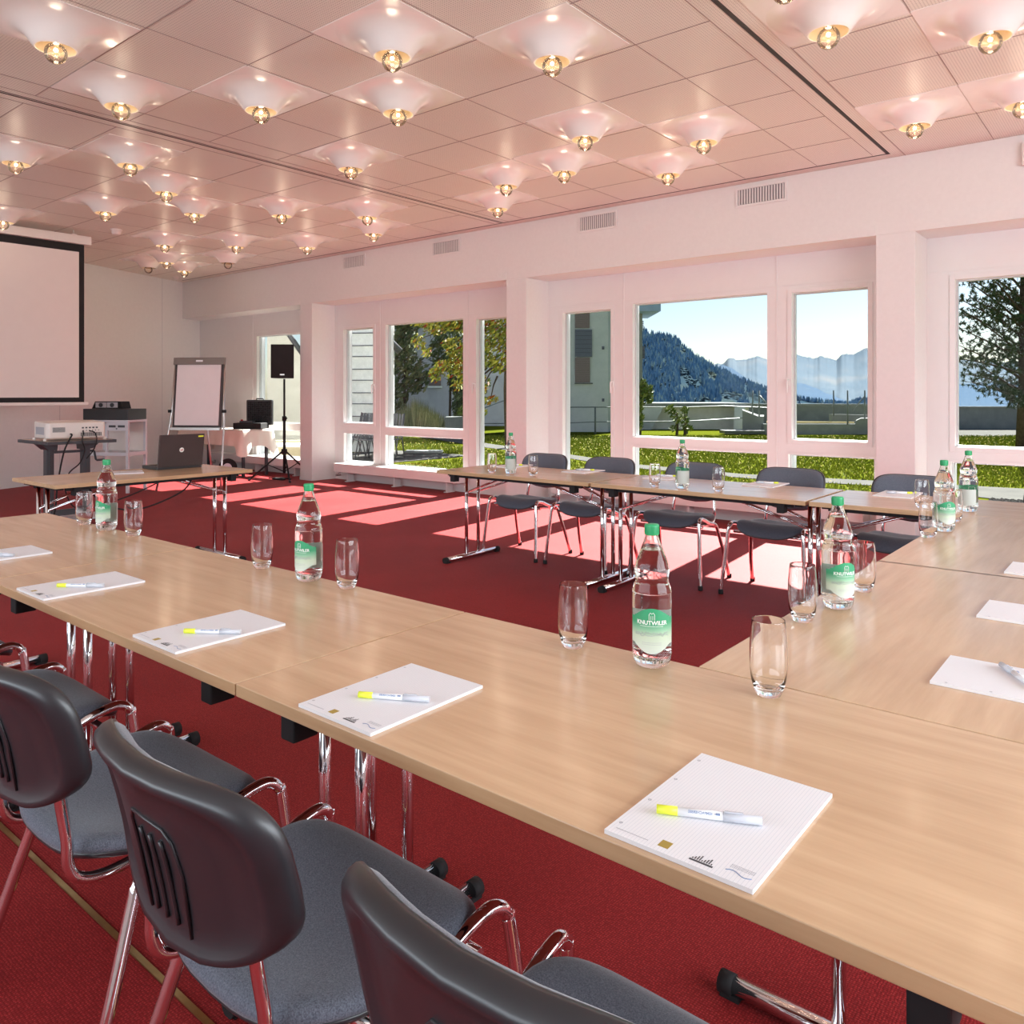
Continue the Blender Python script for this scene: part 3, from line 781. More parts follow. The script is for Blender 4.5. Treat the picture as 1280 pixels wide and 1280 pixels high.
# ------------------------------------------------------------------ notepads with pens
def make_pad():
    t = thing('notepad', '', 'notepad')
    b = B(); b.bb(-.105, .105, -.1485, .1485, 0, .006); 
    for i in range(len(b.f)): b.mi[i] = 1
    b.mi[1] = 0
    b.build('paper_block', ['paper', 'paperplain'], t)
    z = .0063
    b = B(); b.prism([(-.030, -.137), (-.015, -.137), (-.015, -.121), (-.030, -.121)], z - .0002, z); b.build('gold_square', 'gold', t)
    b = B()
    for i in range(9): b.prism([(.018 + i * .0032, -.134), (.0195 + i * .0032, -.134), (.0195 + i * .0032, -.134 + .003 + .009 * ((i * 5 % 4) / 3)), (.018 + i * .0032, -.134 + .003 + .009 * ((i * 5 % 4) / 3))], z - .0002, z)
    b.prism([(.016, -.139), (.048, -.139), (.048, -.1355), (.016, -.1355)], z - .0002, z); b.build('tower_logo', 'ink', t)
    b = B(); P = [(.062 + .034 * k / 8, -.130 + .0035 * sin(k / 8 * 2 * pi), z) for k in range(9)]; b.tube(P, .0006, 5); b.build('wave_logo', 'inkblue', t)
    b = B()
    for k in range(3):
        for i in range(14): b.prism([(.064 + i * .0023, -.121 + k * .003), (.0656 + i * .0023, -.121 + k * .003), (.0656 + i * .0023, -.1202 + k * .003), (.064 + i * .0023, -.1202 + k * .003)], z - .0002, z)
    for i in range(26): b.prism([(-.094 + i * .0019, -.1355), (-.0927 + i * .0019, -.1355), (-.0927 + i * .0019, -.1343), (-.094 + i * .0019, -.1343)], z - .0002, z)
    b.build('small_print', 'inkgrey', t)
    b = B()
    for y in (-.120, -.04, .04, .120): b.lathe([(.001, 0), (.0028, 0)], 12, (-.096, y, z))
    b.build('punch_holes', 'inkgrey', t)
    return t
def make_pen():
    t = thing('highlighter_pen', '', 'pen'); r = .0062
    def cyl(x0, x1, ra, rb=None):
        b = B(); b.tube([(x0, 0, r), (x1, 0, r)], [ra, rb or ra], 14); return b
    cyl(-.073, -.044, .0060).build('yellow_end', 'yellow', t)
    cyl(-.044, .022, .0058).build('barrel', 'penwhite', t)
    cyl(.018, .070, .0064, .0058).build('pen_cap', 'pencap', t)
    b = B(); b.bb(.020, .045, -.0015, .0015, .0125, .0142); b.build('clip', 'pencap', t)
    b = B(); add_text(b, 'SEMPACHERSEE', .0048, lambda p: (-p.x - .013, -.0059 * sin(-p.y / .006 + .9) , r + .0061 * cos(-p.y / .006 + .9)), True)
    b.box((.011, -.0045, r + .0042), (.006, .003, .002)); b.build('printed_name', 'inkblue', t)
    return t
pd, pn = make_pad(), make_pen()
PADS = [ # x, y, rz, pen dx, dy, rot, label
 ((-.483, 1.065), 0, (-.004, -.035), radians(26), 'white notepad nearest the camera, closest to the table corner', 'highlighter pen on the notepad nearest the camera'),
 ((-1.176, 1.064), 0, (.025, -.02), radians(29), 'white notepad second from camera on the near row', 'highlighter pen on the second near-row notepad'),
 ((-1.863, 1.068), 0, (.045, -.02), radians(36), 'white notepad third from camera, just left of the table seam', 'highlighter pen on the third near-row notepad'),
 ((-2.615, 1.064), 0, (.042, -.02), radians(39), 'white notepad fourth from camera on the near row', 'highlighter pen on the fourth near-row notepad'),
 ((-3.345, 1.064), 0, (.04, -.02), radians(36), 'white notepad at left photo edge on the near row', 'highlighter pen on the notepad at left photo edge'),
 ((-1.215, 5.13), pi, (.0, .02), radians(205), 'white notepad at the right end of the far row', 'highlighter pen on the notepad at right end of far row'),
 ((-2.035, 5.15), pi, (.0, .02), radians(205), 'white notepad on the far row left of the table seam', 'highlighter pen on the far-row notepad left of the seam'),
 ((-2.77, 5.13), pi, (.0, .02), radians(205), 'white notepad behind the middle far-row bottle', 'highlighter pen on the notepad behind the middle far bottle'),
 ((-3.49, 5.14), pi, (.0, .02), radians(205), 'white notepad second from left on the far row', 'highlighter pen on the second far-row notepad from left'),
 ((-4.20, 5.13), pi, (.0, .02), radians(205), 'white notepad at the left end of the far row', 'highlighter pen on the notepad at left end of far row'),
 ((-.222, 1.925), pi / 2, (-.008, .024), radians(123), 'white notepad on the right column nearest the near corner', 'silver capped pen on the notepad cut by right photo edge'),
 ((-.235, 2.545), pi / 2, None, 0, 'white notepad second on the right column, cut by photo edge', ''),
 ((-.258, 3.205), pi / 2, None, 0, 'white notepad farthest on the right column, a corner in view', ''),
]
pf = True
for i, ((x, y), rz, pof, pr, lab, plab) in enumerate(PADS):
    o = pd if i == 0 else dup(pd, (0, 0, 0)); o.location = (x, y, TT + .0003); o.rotation_euler = (0, 0, rz); o['label'] = lab; o['group'] = 'conference notepads on the tables'
    if pof:
        q = pn if pf else dup(pn, (0, 0, 0)); pf = False
        q.location = (x + pof[0], y + pof[1], TT + .0068); q.rotation_euler = (0, 0, pr); q['label'] = plab; q['group'] = 'highlighter pens on the notepads'

# ------------------------------------------------------------------ projection screen
t = thing('projection_screen', 'roll-down projection screen with black border hanging at the left photo edge', 'projection screen', (-10.7, 3.18, 0))
b = B(); b.bb(-.06, .06, -1.27, 1.267, 3.262, 3.37); b.build('housing', 'offwhite', t, bevel=.006)
b = B(); b.bb(-.004, 0, -1.2, 1.2, 1.245, 3.265); b.build('black_border', 'blackmatte', t)
b = B(); b.bb(0, .003, -1.14, 1.135, 1.305, 3.165); b.build('white_surface', 'screen', t)
b = B(); b.bb(-.015, .012, -1.25, 1.25, 1.205, 1.245); b.build('bottom_bar', 'offwhite', t, bevel=.004)
for y in (-1.05, 1.07):
    b = B(); b.bb(-.03, .03, y - .03, y + .03, 3.37, 3.385); b.tube([(0, y, 3.385), (0, y, CE - .003)], .006, 8); b.build('ceiling_bracket', 'offwhite', t)

# ------------------------------------------------------------------ projector stand and projector
D = 7.9; c = out(84, D, 0); rz = pi / 2
t = thing('projector_stand', 'dark grey crank-up projector trolley behind the presenter table', 'projector stand', (c.x, c.y, 0), rz)
b = B(); b.bb(-.31, .31, -.36, .36, .875, .893); b.build('tray', ['beige'], t, bevel=.004)
b = B(); b.bb(-.318, .318, -.368, -.36, .865, .895); b.bb(-.318, .318, .36, .368, .865, .895); b.bb(-.318, -.31, -.36, .36, .865, .895); b.bb(.31, .318, -.36, .36, .865, .895); b.build('tray_edge', 'darkgrey', t)
for x in (-.17, .17):
    b = B(); b.bb(x - .035, x + .035, -.04, .04, .12, .84); b.bb(x - .012, x + .012, -.046, .046, .12, .84); b.build('column', 'darkgrey', t, bevel=.004)
    b = B(); sx = 1 if x > 0 else -1
    b.prism([(x - sx * .05, .875), (x + sx * .12, .875), (x + sx * .035, .80), (x - sx * .04, .79)], -.10, .10, lambda p: (p[0], p[2], p[1])); b.build('tray_bracket', 'darkgrey', t)
b = B(); b.bb(-.17, .17, -.015, .015, .76, .785); b.bb(-.17, .17, -.02, .02, .14, .2); b.build('cross_bar', 'darkgrey', t)
b = B(); b.tube([(.2, 0, .77), (.25, 0, .77), (.26, 0, .76), (.275, 0, .68), (.285, 0, .67), (.36, 0, .672)], .011, 8); b.build('crank_handle', 'darkgrey', t)
b = B(); b.bb(-.36, .36, -.2, .2, .10, .115); b.build('base_shelf', 'greymetal', t, bevel=.004)
b = B()
for x in (-.3, .3):
    b.bb(x - .025, x + .025, -.30, .30, .06, .10)
    for y in (-.28, .28): b.tube([(x - .012, y, .028), (x + .012, y, .028)], .028, 14)
b.build('wheeled_foot', 'darkgrey', t)
PJ = c; prz = rz - radians(3)
t = thing('projector', 'white data projector on the trolley with black cables plugged in its rear', 'projector', (c.x + .10, c.y - .01, .896), prz); t.scale = (1, 1, 1.2)
b = B(); b.prism([(-.245, -.19), (.245, -.19), (.27, -.15), (.27, .17), (.23, .21), (-.23, .21), (-.27, .17), (-.27, -.15)], .02, .125, lambda p: (p[0], p[1], p[2] + (.03 if p[2] > .1 else 0) * (1 if p[1] > 0 else .6)))
b.build('casing', 'offwhite', t, bevel=.012, seg=3)
b = B(); b.bb(-.24, .24, -.165, .19, .141, .1465)
b.build('lid', 'beige', t)
b = B()
for i in range(14): b.bb(.03 + i * .014, .038 + i * .014, -.1925, -.189, .032, .062)
for i in range(10): b.bb(-.22, -.11, -.1925, -.189, .07 + i * .004, .072 + i * .004)
for i in range(5): b.bb(.04 + i * .032, .058 + i * .032, -.1925, -.189, .095, .107)
for i in range(6): b.bb(.05 + i * .028, .058 + i * .028, -.1925, -.189, .076, .083)
b.build('connector_panel', 'ink', t)
b = B()
for i in range(12): b.bb(-.2725, -.269, -.12 + i * .02, -.108 + i * .02, .05, .11)
b.build('side_vent', 'inkgrey', t)
for x in (-.27, .27):
    for y in (-.14, .16):
        b = B(); b.lathe([(.014, 0), (.016, .02)], 12, (x, y, 0), True, True); b.build('adjustable_foot', 'offwhite', t)
Rz = Matrix.Rotation(prz, 3, 'Z')
def pw(x, y, z): q = Rz @ Vector((x, y, 0)); return (PJ.x + q.x + .10, PJ.y + q.y, z)
b = B(); b.tube(sm([pw(-.07, -.19, .96), pw(-.08, -.25, .95), pw(-.12, -.29, .90), pw(-.17, -.30, .78), pw(-.22, -.30, .5), pw(-.25, -.29, .2), pw(-.35, -.30, .012), pw(-.6, -.25, .012)]), .008, 8)
tag(b.build('power_cable', 'blackmatte'), 'thick black cable dropping from the projector down the left column', 'cable')
b = B(); b.tube(sm([pw(.04, -.19, .985), pw(.02, -.26, .97), pw(.0, -.29, .90), pw(.02, -.29, .80), pw(-.02, -.28, .68), pw(-.12, -.28, .58), pw(-.14, -.28, .40), pw(-.05, -.4, .25), pw(.2, -.9, .4), pw(.55, -1.1, .60), pw(.7, -1.2, .70)]), .006, 8)
tag(b.build('video_cable', 'blackmatte'), 'thin black looping cable between the projector and the presenter table', 'cable')
b = B(); b.tube(sm([pw(.10, -.19, .985), pw(.12, -.27, .97), pw(.13, -.29, .90), pw(.10, -.29, .80), pw(.04, -.28, .72)]), .006, 8)
tag(b.build('signal_cable', 'blackmatte'), 'short black cable curving below the projector connectors', 'cable')

# ------------------------------------------------------------------ equipment rack with player
D = 11.0; c = out(145, D, 0)
t = thing('equipment_rack', 'light grey open metal shelf unit against the left wall', 'shelf unit', (c.x, c.y, 0), YAW + radians(-8))
for x in (-.31, .31):
    for y in (-.2, .2):
        b = B(); b.bb(x - .018, x + .018, y - .018, y + .018, 0, .98); b.build('post', 'greymetal', t)
b = B(); b.bb(-.01, .022, -.218, -.19, .52, .95); b.build('divider', 'greymetal', t)
for z, h in ((.965, .03), (.505, .05)):
    b = B(); b.bb(-.33, .33, -.22, .22, z, z + h); b.build('shelf', 'greymetal', t, bevel=.003)
b = B(); b.bb(.02, .31, -.225, -.20, .85, .965); 
b.cur = 1
for x in (.10, .235): b.bb(x - .05, x + .05, -.229, -.224, .895, .925)
b.bb(.155, .175, -.229, -.224, .87, .885)
b.build('control_panel', ['greymetal', 'darkgrey'], t)
b = B(); b.bb(-.31, .31, .19, .2, .55, .96); b.build('back_panel', 'offwhite', t)
p = Matrix.Rotation(YAW + radians(-8), 3, 'Z')
t = thing('media_player', 'black mixer case standing on top of the light grey shelf unit', 'audio equipment', (c.x, c.y, .997), YAW + radians(-8))
b = B(); b.bb(-.34, .33, -.22, .2, 0, .15); b.build('case', 'black', t, bevel=.006)
b = B(); b.prism([(-.33, .15), (-.28, .25), (.10, .25), (.13, .15)], -.05, .15, lambda q: (q[0], q[2], q[1])); b.build('raised_panel', 'blackmatte', t)
for x in (-.19, -.02):
    b = B(); b.bb(x - .08, x + .08, -.056, -.05, .165, .238); dd = b.build('display', 'greymetal', t)
    b = B(); b.tube([(x, -.062, .20), (x, -.056, .20)], .03, 18); b.build('jog_wheel', 'darkgrey', dd)

# ------------------------------------------------------------------ flipchart
D = 11.0; c = out(246, D, 0); rz = YAW - radians(8)
t = thing('flipchart_easel', 'aluminium flipchart easel with a blank squared pad in the far corner', 'flipchart', (c.x, c.y, 0), rz)
def lean(x, z, y=0): return (x, y + (z - 1.0) * .10, z)
b = B(); K = lambda p: lean(p[0], p[1], p[2])
b.prism([(-.36, .88), (.36, .88), (.36, 1.80), (-.36, 1.80)], 0, .02, K); b.build('board', 'laptop', t)
b = B(); b.prism([(-.325, .915), (.325, .915), (.325, 1.76), (-.325, 1.76)], -.012, -.001, K); b.build('paper_pad', 'flippaper', t)
b = B(); b.prism([(-.38, 1.76), (.38, 1.76), (.38, 1.86), (-.38, 1.86)], -.03, .02, K); cl = b.build('clamp_bar', 'taupe', t, bevel=.005)
b = B(); b.prism([(-.04, 1.80), (.06, 1.80), (.06, 1.825), (-.04, 1.825)], -.032, -.03, K); b.build('badge', 'paperplain', cl)
b = B(); b.prism([(-.37, .85), (.37, .85), (.37, .885), (-.37, .885)], -.05, .02, K); b.build('pen_tray', 'alu', t)
for s in (-1, 1):
    b = B(); b.tube([lean(s * .365, 1.84, .01), lean(s * .385, 1.1, .01), lean(s * .40, .95, .01), (s * .43, -.10, .5), (s * .47, -.22, .02)], .014, 8); l_ = b.build('leg', 'alu', t)
    b = B(); b.bb(s * .40 - .02, s * .40 + .02, -.02, .03, 1.09, 1.13); b.build('clamp', 'blackmatte', l_)
b = B(); b.tube([lean(0, 1.7, .05), (0, .35, .5), (0, .50, .02)], .014, 8); b.build('leg', 'alu', t)

# ------------------------------------------------------------------ cloth covered table, case, wheel
cx, cy_, cr = -12.45, 7.40, radians(2)
t = thing('side_table', 'small dark legged table under the cream cloth in far bay', 'table', (cx, cy_, 0), cr)
b = B(); b.bb(-.92, .92, -.27, .27, .745, .765); b.build('tabletop', 'offwhite', t)
for x in (-.86, .86):
    for y in (-.22, .22):
        b = B(); b.bb(x - .02, x + .02, y - .02, y + .02, 0, .745); b.build('leg', 'darkgrey', t)
# cloth: top plus hanging skirt with corner folds
b = B(); hx, hy = .945, .295; top = .772
per = []; NSEG = 40
for (x0, y0, x1, y1) in ((-hx, -hy, hx, -hy), (hx, -hy, hx, hy), (hx, hy, -hx, hy), (-hx, hy, -hx, -hy)):
    L = math.hypot(x1 - x0, y1 - y0)
    for k in range(NSEG): per.append((x0 + (x1 - x0) * k / NSEG, y0 + (y1 - y0) * k / NSEG, min(k, NSEG - k) / NSEG * L))
n = len(per); rows = 8
for r in range(rows + 1):
    for (x, y, dc) in per:
        cn = math.exp(-(dc / .12) ** 2); drop = .27 + .17 * cn
        f = r / rows; flare = .02 + .05 * cn + .012 * sin(dc * 22)
        L = math.hypot(x / hx * 1.0, y / hy)
        nx = (1 if x >= hx - 1e-6 else -1 if x <= -hx + 1e-6 else 0); ny = (1 if y >= hy - 1e-6 else -1 if y <= -hy + 1e-6 else 0)
        b.v.append((x + nx * flare * f, y + ny * flare * f, top - drop * f))
for r in range(rows):
    for k in range(n): a0 = r * n + k; a1 = r * n + (k + 1) % n; b.face((a0, a0 + n, a1 + n, a1), True)
b.face(list(range(n)))
o = b.build('tablecloth', 'cloth', loc=(cx, cy_, 0)); o.rotation_euler = (0, 0, cr)
tag(o, 'cream tablecloth draped over the side table in the far bay', 'tablecloth')
t = thing('equipment_case', 'open black case with egg-crate foam lid on the clothed table', 'case', (-11.74, 7.46, .774), YAW - radians(6))
b = B(); b.bb(-.24, .24, -.18, .16, 0, .10); b.build('case_base', 'blackmatte', t, bevel=.01)
b = B(); b.bb(-.17, .29, .165, .235, .05, .48); ld = b.build('case_lid', 'black', t, bevel=.02)
b = B()
for i in range(12):
    for j in range(11):
        x = -.14 + i * .036; z = .09 + j * .034; n_ = len(b.v)
        b.v += [(x, .163, z), (x + .018, .163, z - .017), (x + .036, .163, z), (x + .018, .163, z + .017), (x + .018, .145, z)]
        for q in ((0, 1, 4), (1, 2, 4), (2, 3, 4), (3, 0, 4)): b.face([n_ + k for k in q])
b.build('foam_lining', 'foam', ld)
b = B(); b.tube([(.0, .2, .48), (.0, .2, .50), (.12, .2, .50), (.12, .2, .48)], .01, 8); b.build('handle', 'black', ld)
t2 = thing('gadget', 'small dark device with a red knob lying in the open case', 'device', (-11.79, 7.43, .875), YAW)
b = B(); b.bb(-.12, .1, -.08, .05, 0, .03); b.build('body', 'darkgrey', t2, bevel=.005)
b = B(); b.lathe([(.02, .03), (.02, .05), (.001, .055)], 14, (-.09, -.05, 0)); b.build('knob', 'redknob', t2)
b = B(); b.bb(-.12, .12, -.1, .1, 0, .02); o = b.build('paper_stack', 'paperplain', loc=(-12.75, 7.42, .774)); tag(o, 'flat white papers on the clothed table behind the flipchart', 'papers')
c = out(285, 12.9, .0)
t = thing('luggage_trolley_wheel', 'black wheel with grey hub beneath the clothed side table', 'wheel', (c.x, c.y, .15), YAW)
b = B(); b.tube([(0, -.025, 0), (0, .025, 0)], .15, 28); b.build('tyre', 'blackmatte', t, bevel=.012)
b = B(); b.tube([(0, -.032, 0), (0, -.026, 0)], .075, 20); b.build('hub', 'greymetal', t)

# ------------------------------------------------------------------ loudspeaker on tripod
SPX, SPY = -10.74, 7.41
t = thing('speaker_stand', 'black tripod stand carrying the loudspeaker in front of the far bay', 'stand', (SPX, SPY, 0), 0)
b = B(); b.tube([(0, 0, .10), (0, 0, .98)], .022, 14); b.tube([(0, 0, .98), (0, 0, 1.59)], .016, 14); b.build('pole', 'blackmatte', t)
b = B(); b.tube([(0, 0, .93), (0, 0, 1.0)], .034, 14); b.tube([(.03, 0, .97), (.07, 0, .97)], .012, 8); b.build('collar', 'blackmatte', t)
b = B(); b.tube([(0, 0, .40), (0, 0, .48)], .045, 14); b.build('leg_hub', 'blackmatte', t)
for a in (-135, -40, 75):
    a = radians(a) + .25
    b = B(); b.tube([(.03 * cos(a), .03 * sin(a), .44), (.52 * cos(a), .52 * sin(a), .02)], .014, 8); b.tube([(.02 * cos(a), .02 * sin(a), .13), (.26 * cos(a), .26 * sin(a), .245)], .008, 6)
    l_ = b.build('leg', 'blackmatte', t)
    b = B(); b.tube([(.50 * cos(a), .50 * sin(a), .03), (.545 * cos(a), .545 * sin(a), .004)], .018, 8); b.build('rubber_foot', 'black', l_)
t = thing('loudspeaker', 'tall black loudspeaker mounted on the tripod stand', 'loudspeaker', (SPX, SPY, 1.60), YAW + radians(4))
b = B(); b.prism([(-.18, -.15), (.18, -.15), (.12, .15), (-.12, .15)], 0, .53); b.build('cabinet', 'blackmatte', t, bevel=.01)
b = B(); b.bb(-.172, .172, -.158, -.15, .01, .52); g = b.build('front_grille', 'blackmatte', t, bevel=.006)
b = B(); b.bb(-.035, .035, -.160, -.158, .045, .065); b.build('maker_plate', 'alu', g)
b = B(); b.tube(sm([(-10.85, 7.20, .03), (-10.80, 7.35, .012), (-10.70, 7.40, .012), (-10.62, 7.30, .012), (-10.75, 7.22, .02), (-10.9, 7.34, .012), (-10.8, 7.45, .012), (-10.58, 7.42, .012)]), .01, 8)
tag(b.build('speaker_cable', 'blackmatte'), 'coiled black cable on the carpet at the tripod foot', 'cable')

# ------------------------------------------------------------------ laptop and tablet
def Zp(u, v, z):
    D = (CAMH - z) * F_PX / (v - HOR); return out(u, D, z)
c = Vector((-6.02, 3.13, TT)); rz = YAW - radians(2)
t = thing('laptop', 'open dark brown laptop seen from behind on the presenter table', 'laptop', (-6.16, 3.26, TT), pi / 2)
b = B(); b.bb(-.19, .19, .0, .25, 0, .028); b.build('base', 'black', t, bevel=.004)
b = B()
for i in range(12):
    for j in range(4): b.bb(-.165 + i * .0275, -.141 + i * .0275, .07 + j * .028, .094 + j * .028, .028, .030)
b.build('keyboard', 'blackmatte', t)
LT = radians(8)
def lidf(p): return (p[0], -.005 - p[2] - (p[1]) * sin(LT), .02 + p[1] * cos(LT))
b = B(); b.prism([(-.19, 0), (.19, 0), (.19, .262), (-.19, .262)], -.006, .006, lidf); ld = b.build('lid', 'laptop', t, bevel=.003)
def lidt(x, z): return lambda p: lidf((-p.x + x, p.y + z, .0068))
b = B(); tf = lambda p: lidf((p.x, p.y + .135, .0066)); n_ = len(b.v)
b.v += [tf(Vector((.019 * cos(2 * pi * k / 28), .019 * sin(2 * pi * k / 28), 0))) for k in range(28)]; b.face(range(28)); b.build('round_badge', 'white_ink', ld)
b = B(); add_text(b, 'hp', .024, lambda p: lidf((-p.x, p.y + .136, .0070)), True); b.build('badge_lettering', 'redknob', ld)
b = B(); b.prism([(.135, .235), (.180, .235), (.180, .247), (.135, .247)], .0061, .0066, lidf); b.build('sticker', 'yellow', ld)
b = B(); b.bb(-.14, .14, -.10, .10, 0, .008); o = b.build('document_folder', 'greymetal', loc=(-6.15, 2.80, TT), bevel=.002); o.rotation_euler = (0, 0, YAW + .5)
tag(o, 'thin flat grey folder lying left of the laptop', 'folder')
b = B(); b.tube(sm([(-5.75, 3.15, .715), (-5.75, 3.05, .60), (-5.8, 2.75, .50), (-5.9, 2.55, .55), (-5.95, 2.45, .70)]), .006, 8)
tag(b.build('hanging_cable', 'blackmatte'), 'black cable sagging beneath the presenter table', 'cable')

# ------------------------------------------------------------------ outdoors: ground
GZ = -.12
def gpt(u, v): D = (CAMH - GZ) * F_PX / (v - HOR); p = out(u, D, GZ); return p
b = B(); b.box((-20, 8.2 + 17, GZ - .05), (70, 34, .1)); struct(b.build('lawn_ground', 'lawn'))
b = B()
L1 = [(3, 14.6), (-1.6, 14.45), (-3.77, 14.19), (-5.9, 13.86), (-8.5, 14.4), (-12.0, 16.2), (-15, 17.5), (-17.4, 18.8), (-21, 21)]
L2 = [(3, 12.6), (-1.42, 12.62), (-3.4, 13.43), (-5.54, 13.2), (-8.4, 13.7), (-11.4, 15.3), (-14.2, 16.3), (-16.6, 17.5), (-20.5, 19.4)]
for i in range(len(L1) - 1):
    b.quad((*L2[i], GZ + .012), (*L1[i], GZ + .012), (*L1[i + 1], GZ + .012), (*L2[i + 1], GZ + .012))
struct(b.build('footpath', 'paving'))
b = B(); b.bb(-15.5, -12.7, 8.3, 14, GZ, GZ + .015); struct(b.build('terrace_paving', 'paving'))
b = B(); rnd = random.Random(2)
for i in range(5200):
    x = rnd.uniform(-1.8, 1.0); y = rnd.uniform(11.6, 12.7); s = rnd.uniform(.018, .045); n_ = len(b.v)
    for q in ((1, 0, 0), (0, 1, 0), (-1, 0, 0), (0, -1, 0), (0, 0, .8)): b.v.append((x + q[0] * s, y + q[1] * s * rnd.uniform(.6, 1), GZ + .01 + q[2] * s))
    for q in ((0, 1, 4), (1, 2, 4), (2, 3, 4), (3, 0, 4)): b.face([n_ + k for k in q])
tag(b.build('gravel_strip', 'gravel'), 'pale round gravel bordering the path outside the third bay', 'gravel', kind='stuff')
# turf blades and flowers
b = B(); rnd = random.Random(5)
def on_path(x, y):
    for i in range(len(L1) - 1):
        if min(L1[i][0], L1[i + 1][0]) <= x <= max(L1[i][0], L1[i + 1][0]):
            f = (x - L1[i][0]) / (L1[i + 1][0] - L1[i][0]); a = L1[i][1] + f * (L1[i + 1][1] - L1[i][1]); c_ = L2[i][1] + f * (L2[i + 1][1] - L2[i][1]); return c_ - .1 < y < a + .05
    return False
cnt = 0
while cnt < 60000:
    D = 11 + 17 * rnd.random() ** .8; u = rnd.uniform(425, 1290); p = out(u, D, 0)
    if p.y < 8.6 or on_path(p.x, p.y) or (p.x < -12.2 and p.y < 14) or (p.x > -2 and p.y < 12.7): continue
    cnt += 1; h = rnd.uniform(.03, .07); a = rnd.uniform(0, pi); w = .009 * (1 + D / 14); n_ = len(b.v)
    dx, dy = cos(a) * w, sin(a) * w; lx, ly = rnd.uniform(-.03, .03), rnd.uniform(-.03, .03)
    b.v += [(p.x - dx, p.y - dy, GZ), (p.x + dx, p.y + dy, GZ), (p.x + lx, p.y + ly, GZ + h)]; b.face((n_, n_ + 1, n_ + 2))
tag(b.build('grass', 'blades'), 'sunlit green lawn grass beyond the windows', 'grass', kind='stuff')
b = B(); cnt = 0
while cnt < 1500:
    D = 11 + 16 * rnd.random(); u = rnd.uniform(430, 1290); p = out(u, D, 0)
    if p.y < 8.6 or on_path(p.x, p.y) or (p.x < -12.2 and p.y < 14) or (p.x > -2 and p.y < 12.7): continue
    cnt += 1; s = .009 * (1 + D / 18); z = GZ + rnd.uniform(.05, .08); n_ = len(b.v)
    b.v += [(p.x - s, p.y, z), (p.x, p.y - s, z + s * .6), (p.x + s, p.y, z), (p.x, p.y + s, z + s), (p.x, p.y, z + s)]
    for q in ((0, 1, 4), (1, 2, 4), (2, 3, 4), (3, 0, 4)): b.face([n_ + k for k in q])
tag(b.build('wildflowers', 'flowers'), 'tiny yellow dandelions scattered over the lawn', 'flowers', kind='stuff')

def slab(b, pts, z0, z1): b.prism([(p[0], p[1]) for p in pts], z0, z1)
def wallseg(b, u0, D0, u1, D1, z0, z1, th=.3):
    a, c_ = out(u0, D0, 0), out(u1, D1, 0); n_ = fw * th
    slab(b, [a, c_, c_ + n_, a + n_], z0, z1)

# cladded annex with stacked chairs
t = thing('cladded_annex', 'annex wall clad in pale overlapping fibre cement slabs, beyond the first bay', 'building', (0, 0, 0))
b = B(); wallseg(b, 380, 20.5, 490, 20.0, GZ, 3.7, .4); wl = b.build('wall', 'cladding', t)
b = B()
a0, a1 = out(382, 20.45, 0), out(489.5, 19.97, 0); dv = (a1 - a0).normalized()
for k in range(13):
    z = .18 + k * .30 + (.02 if k % 2 else 0)
    wallseg(b, 381, 20.45, 489.6, 19.95, z, z + .02, .06)
b.build('slab_joints', 'slategrey', t)
b = B(); q0, q1 = out(446, 19.6, 3.9), out(472, 19.4, 3.05)
b.tube([out(436, 19.6, 4.1), out(470, 19.5, 3.0), out(500, 19.4, 2.4)], .09, 6); b.build('verge_board', 'darkgrey', t)
def garden_chair():
    t = thing('garden_chair', '', 'chair')
    for x in (-.24, .24):
        b = B(); b.tube([(x, .25, 0), (x, .12, .45), (x, .0, .62), (x, -.22, .64)], .016, 6); b.build('leg', 'gchair', t)
        b = B(); b.tube([(x, -.30, 0), (x, -.16, .45), (x, -.30, 1.02)], .016, 6); b.build('leg', 'gchair', t)
        b = B(); b.bb(x - .025, x + .025, -.24, .05, .64, .665); b.build('armrest', 'gchair2', t)
    b = B(); b.bb(-.23, .23, -.2, .22, .43, .45); b.build('seat', 'gchair', t)
    b = B()
    for k in range(7): b.box((-.2 + k * .066, -.235, .74), (.045, .012, .55), Matrix.Rotation(.25, 3, 'X'))
    b.build('backrest', 'gchair', t)
    return t
gc = garden_chair(); k = 0
for i, (u, D, lab) in enumerate([(449, 19.0, 'grey metal garden chair outside, leftmost of the leaning group'), (456, 18.4, 'grey metal garden chair outside, second of the leaning group'),
        (463, 17.7, 'grey metal garden chair outside, seen through the narrow window pane'), (478, 18.7, 'grey metal garden chair outside, against the annex corner'), (487, 18.0, 'grey metal garden chair outside, rightmost of the group beside the lawn')]):
    p = out(u, D, GZ + .01); o = gc if i == 0 else dup(gc, (0, 0, 0)); o.location = p; o.rotation_euler = (0, 0, YAW + 2.5 + .1 * i); o['label'] = lab; o['group'] = 'stacked garden chairs outside'
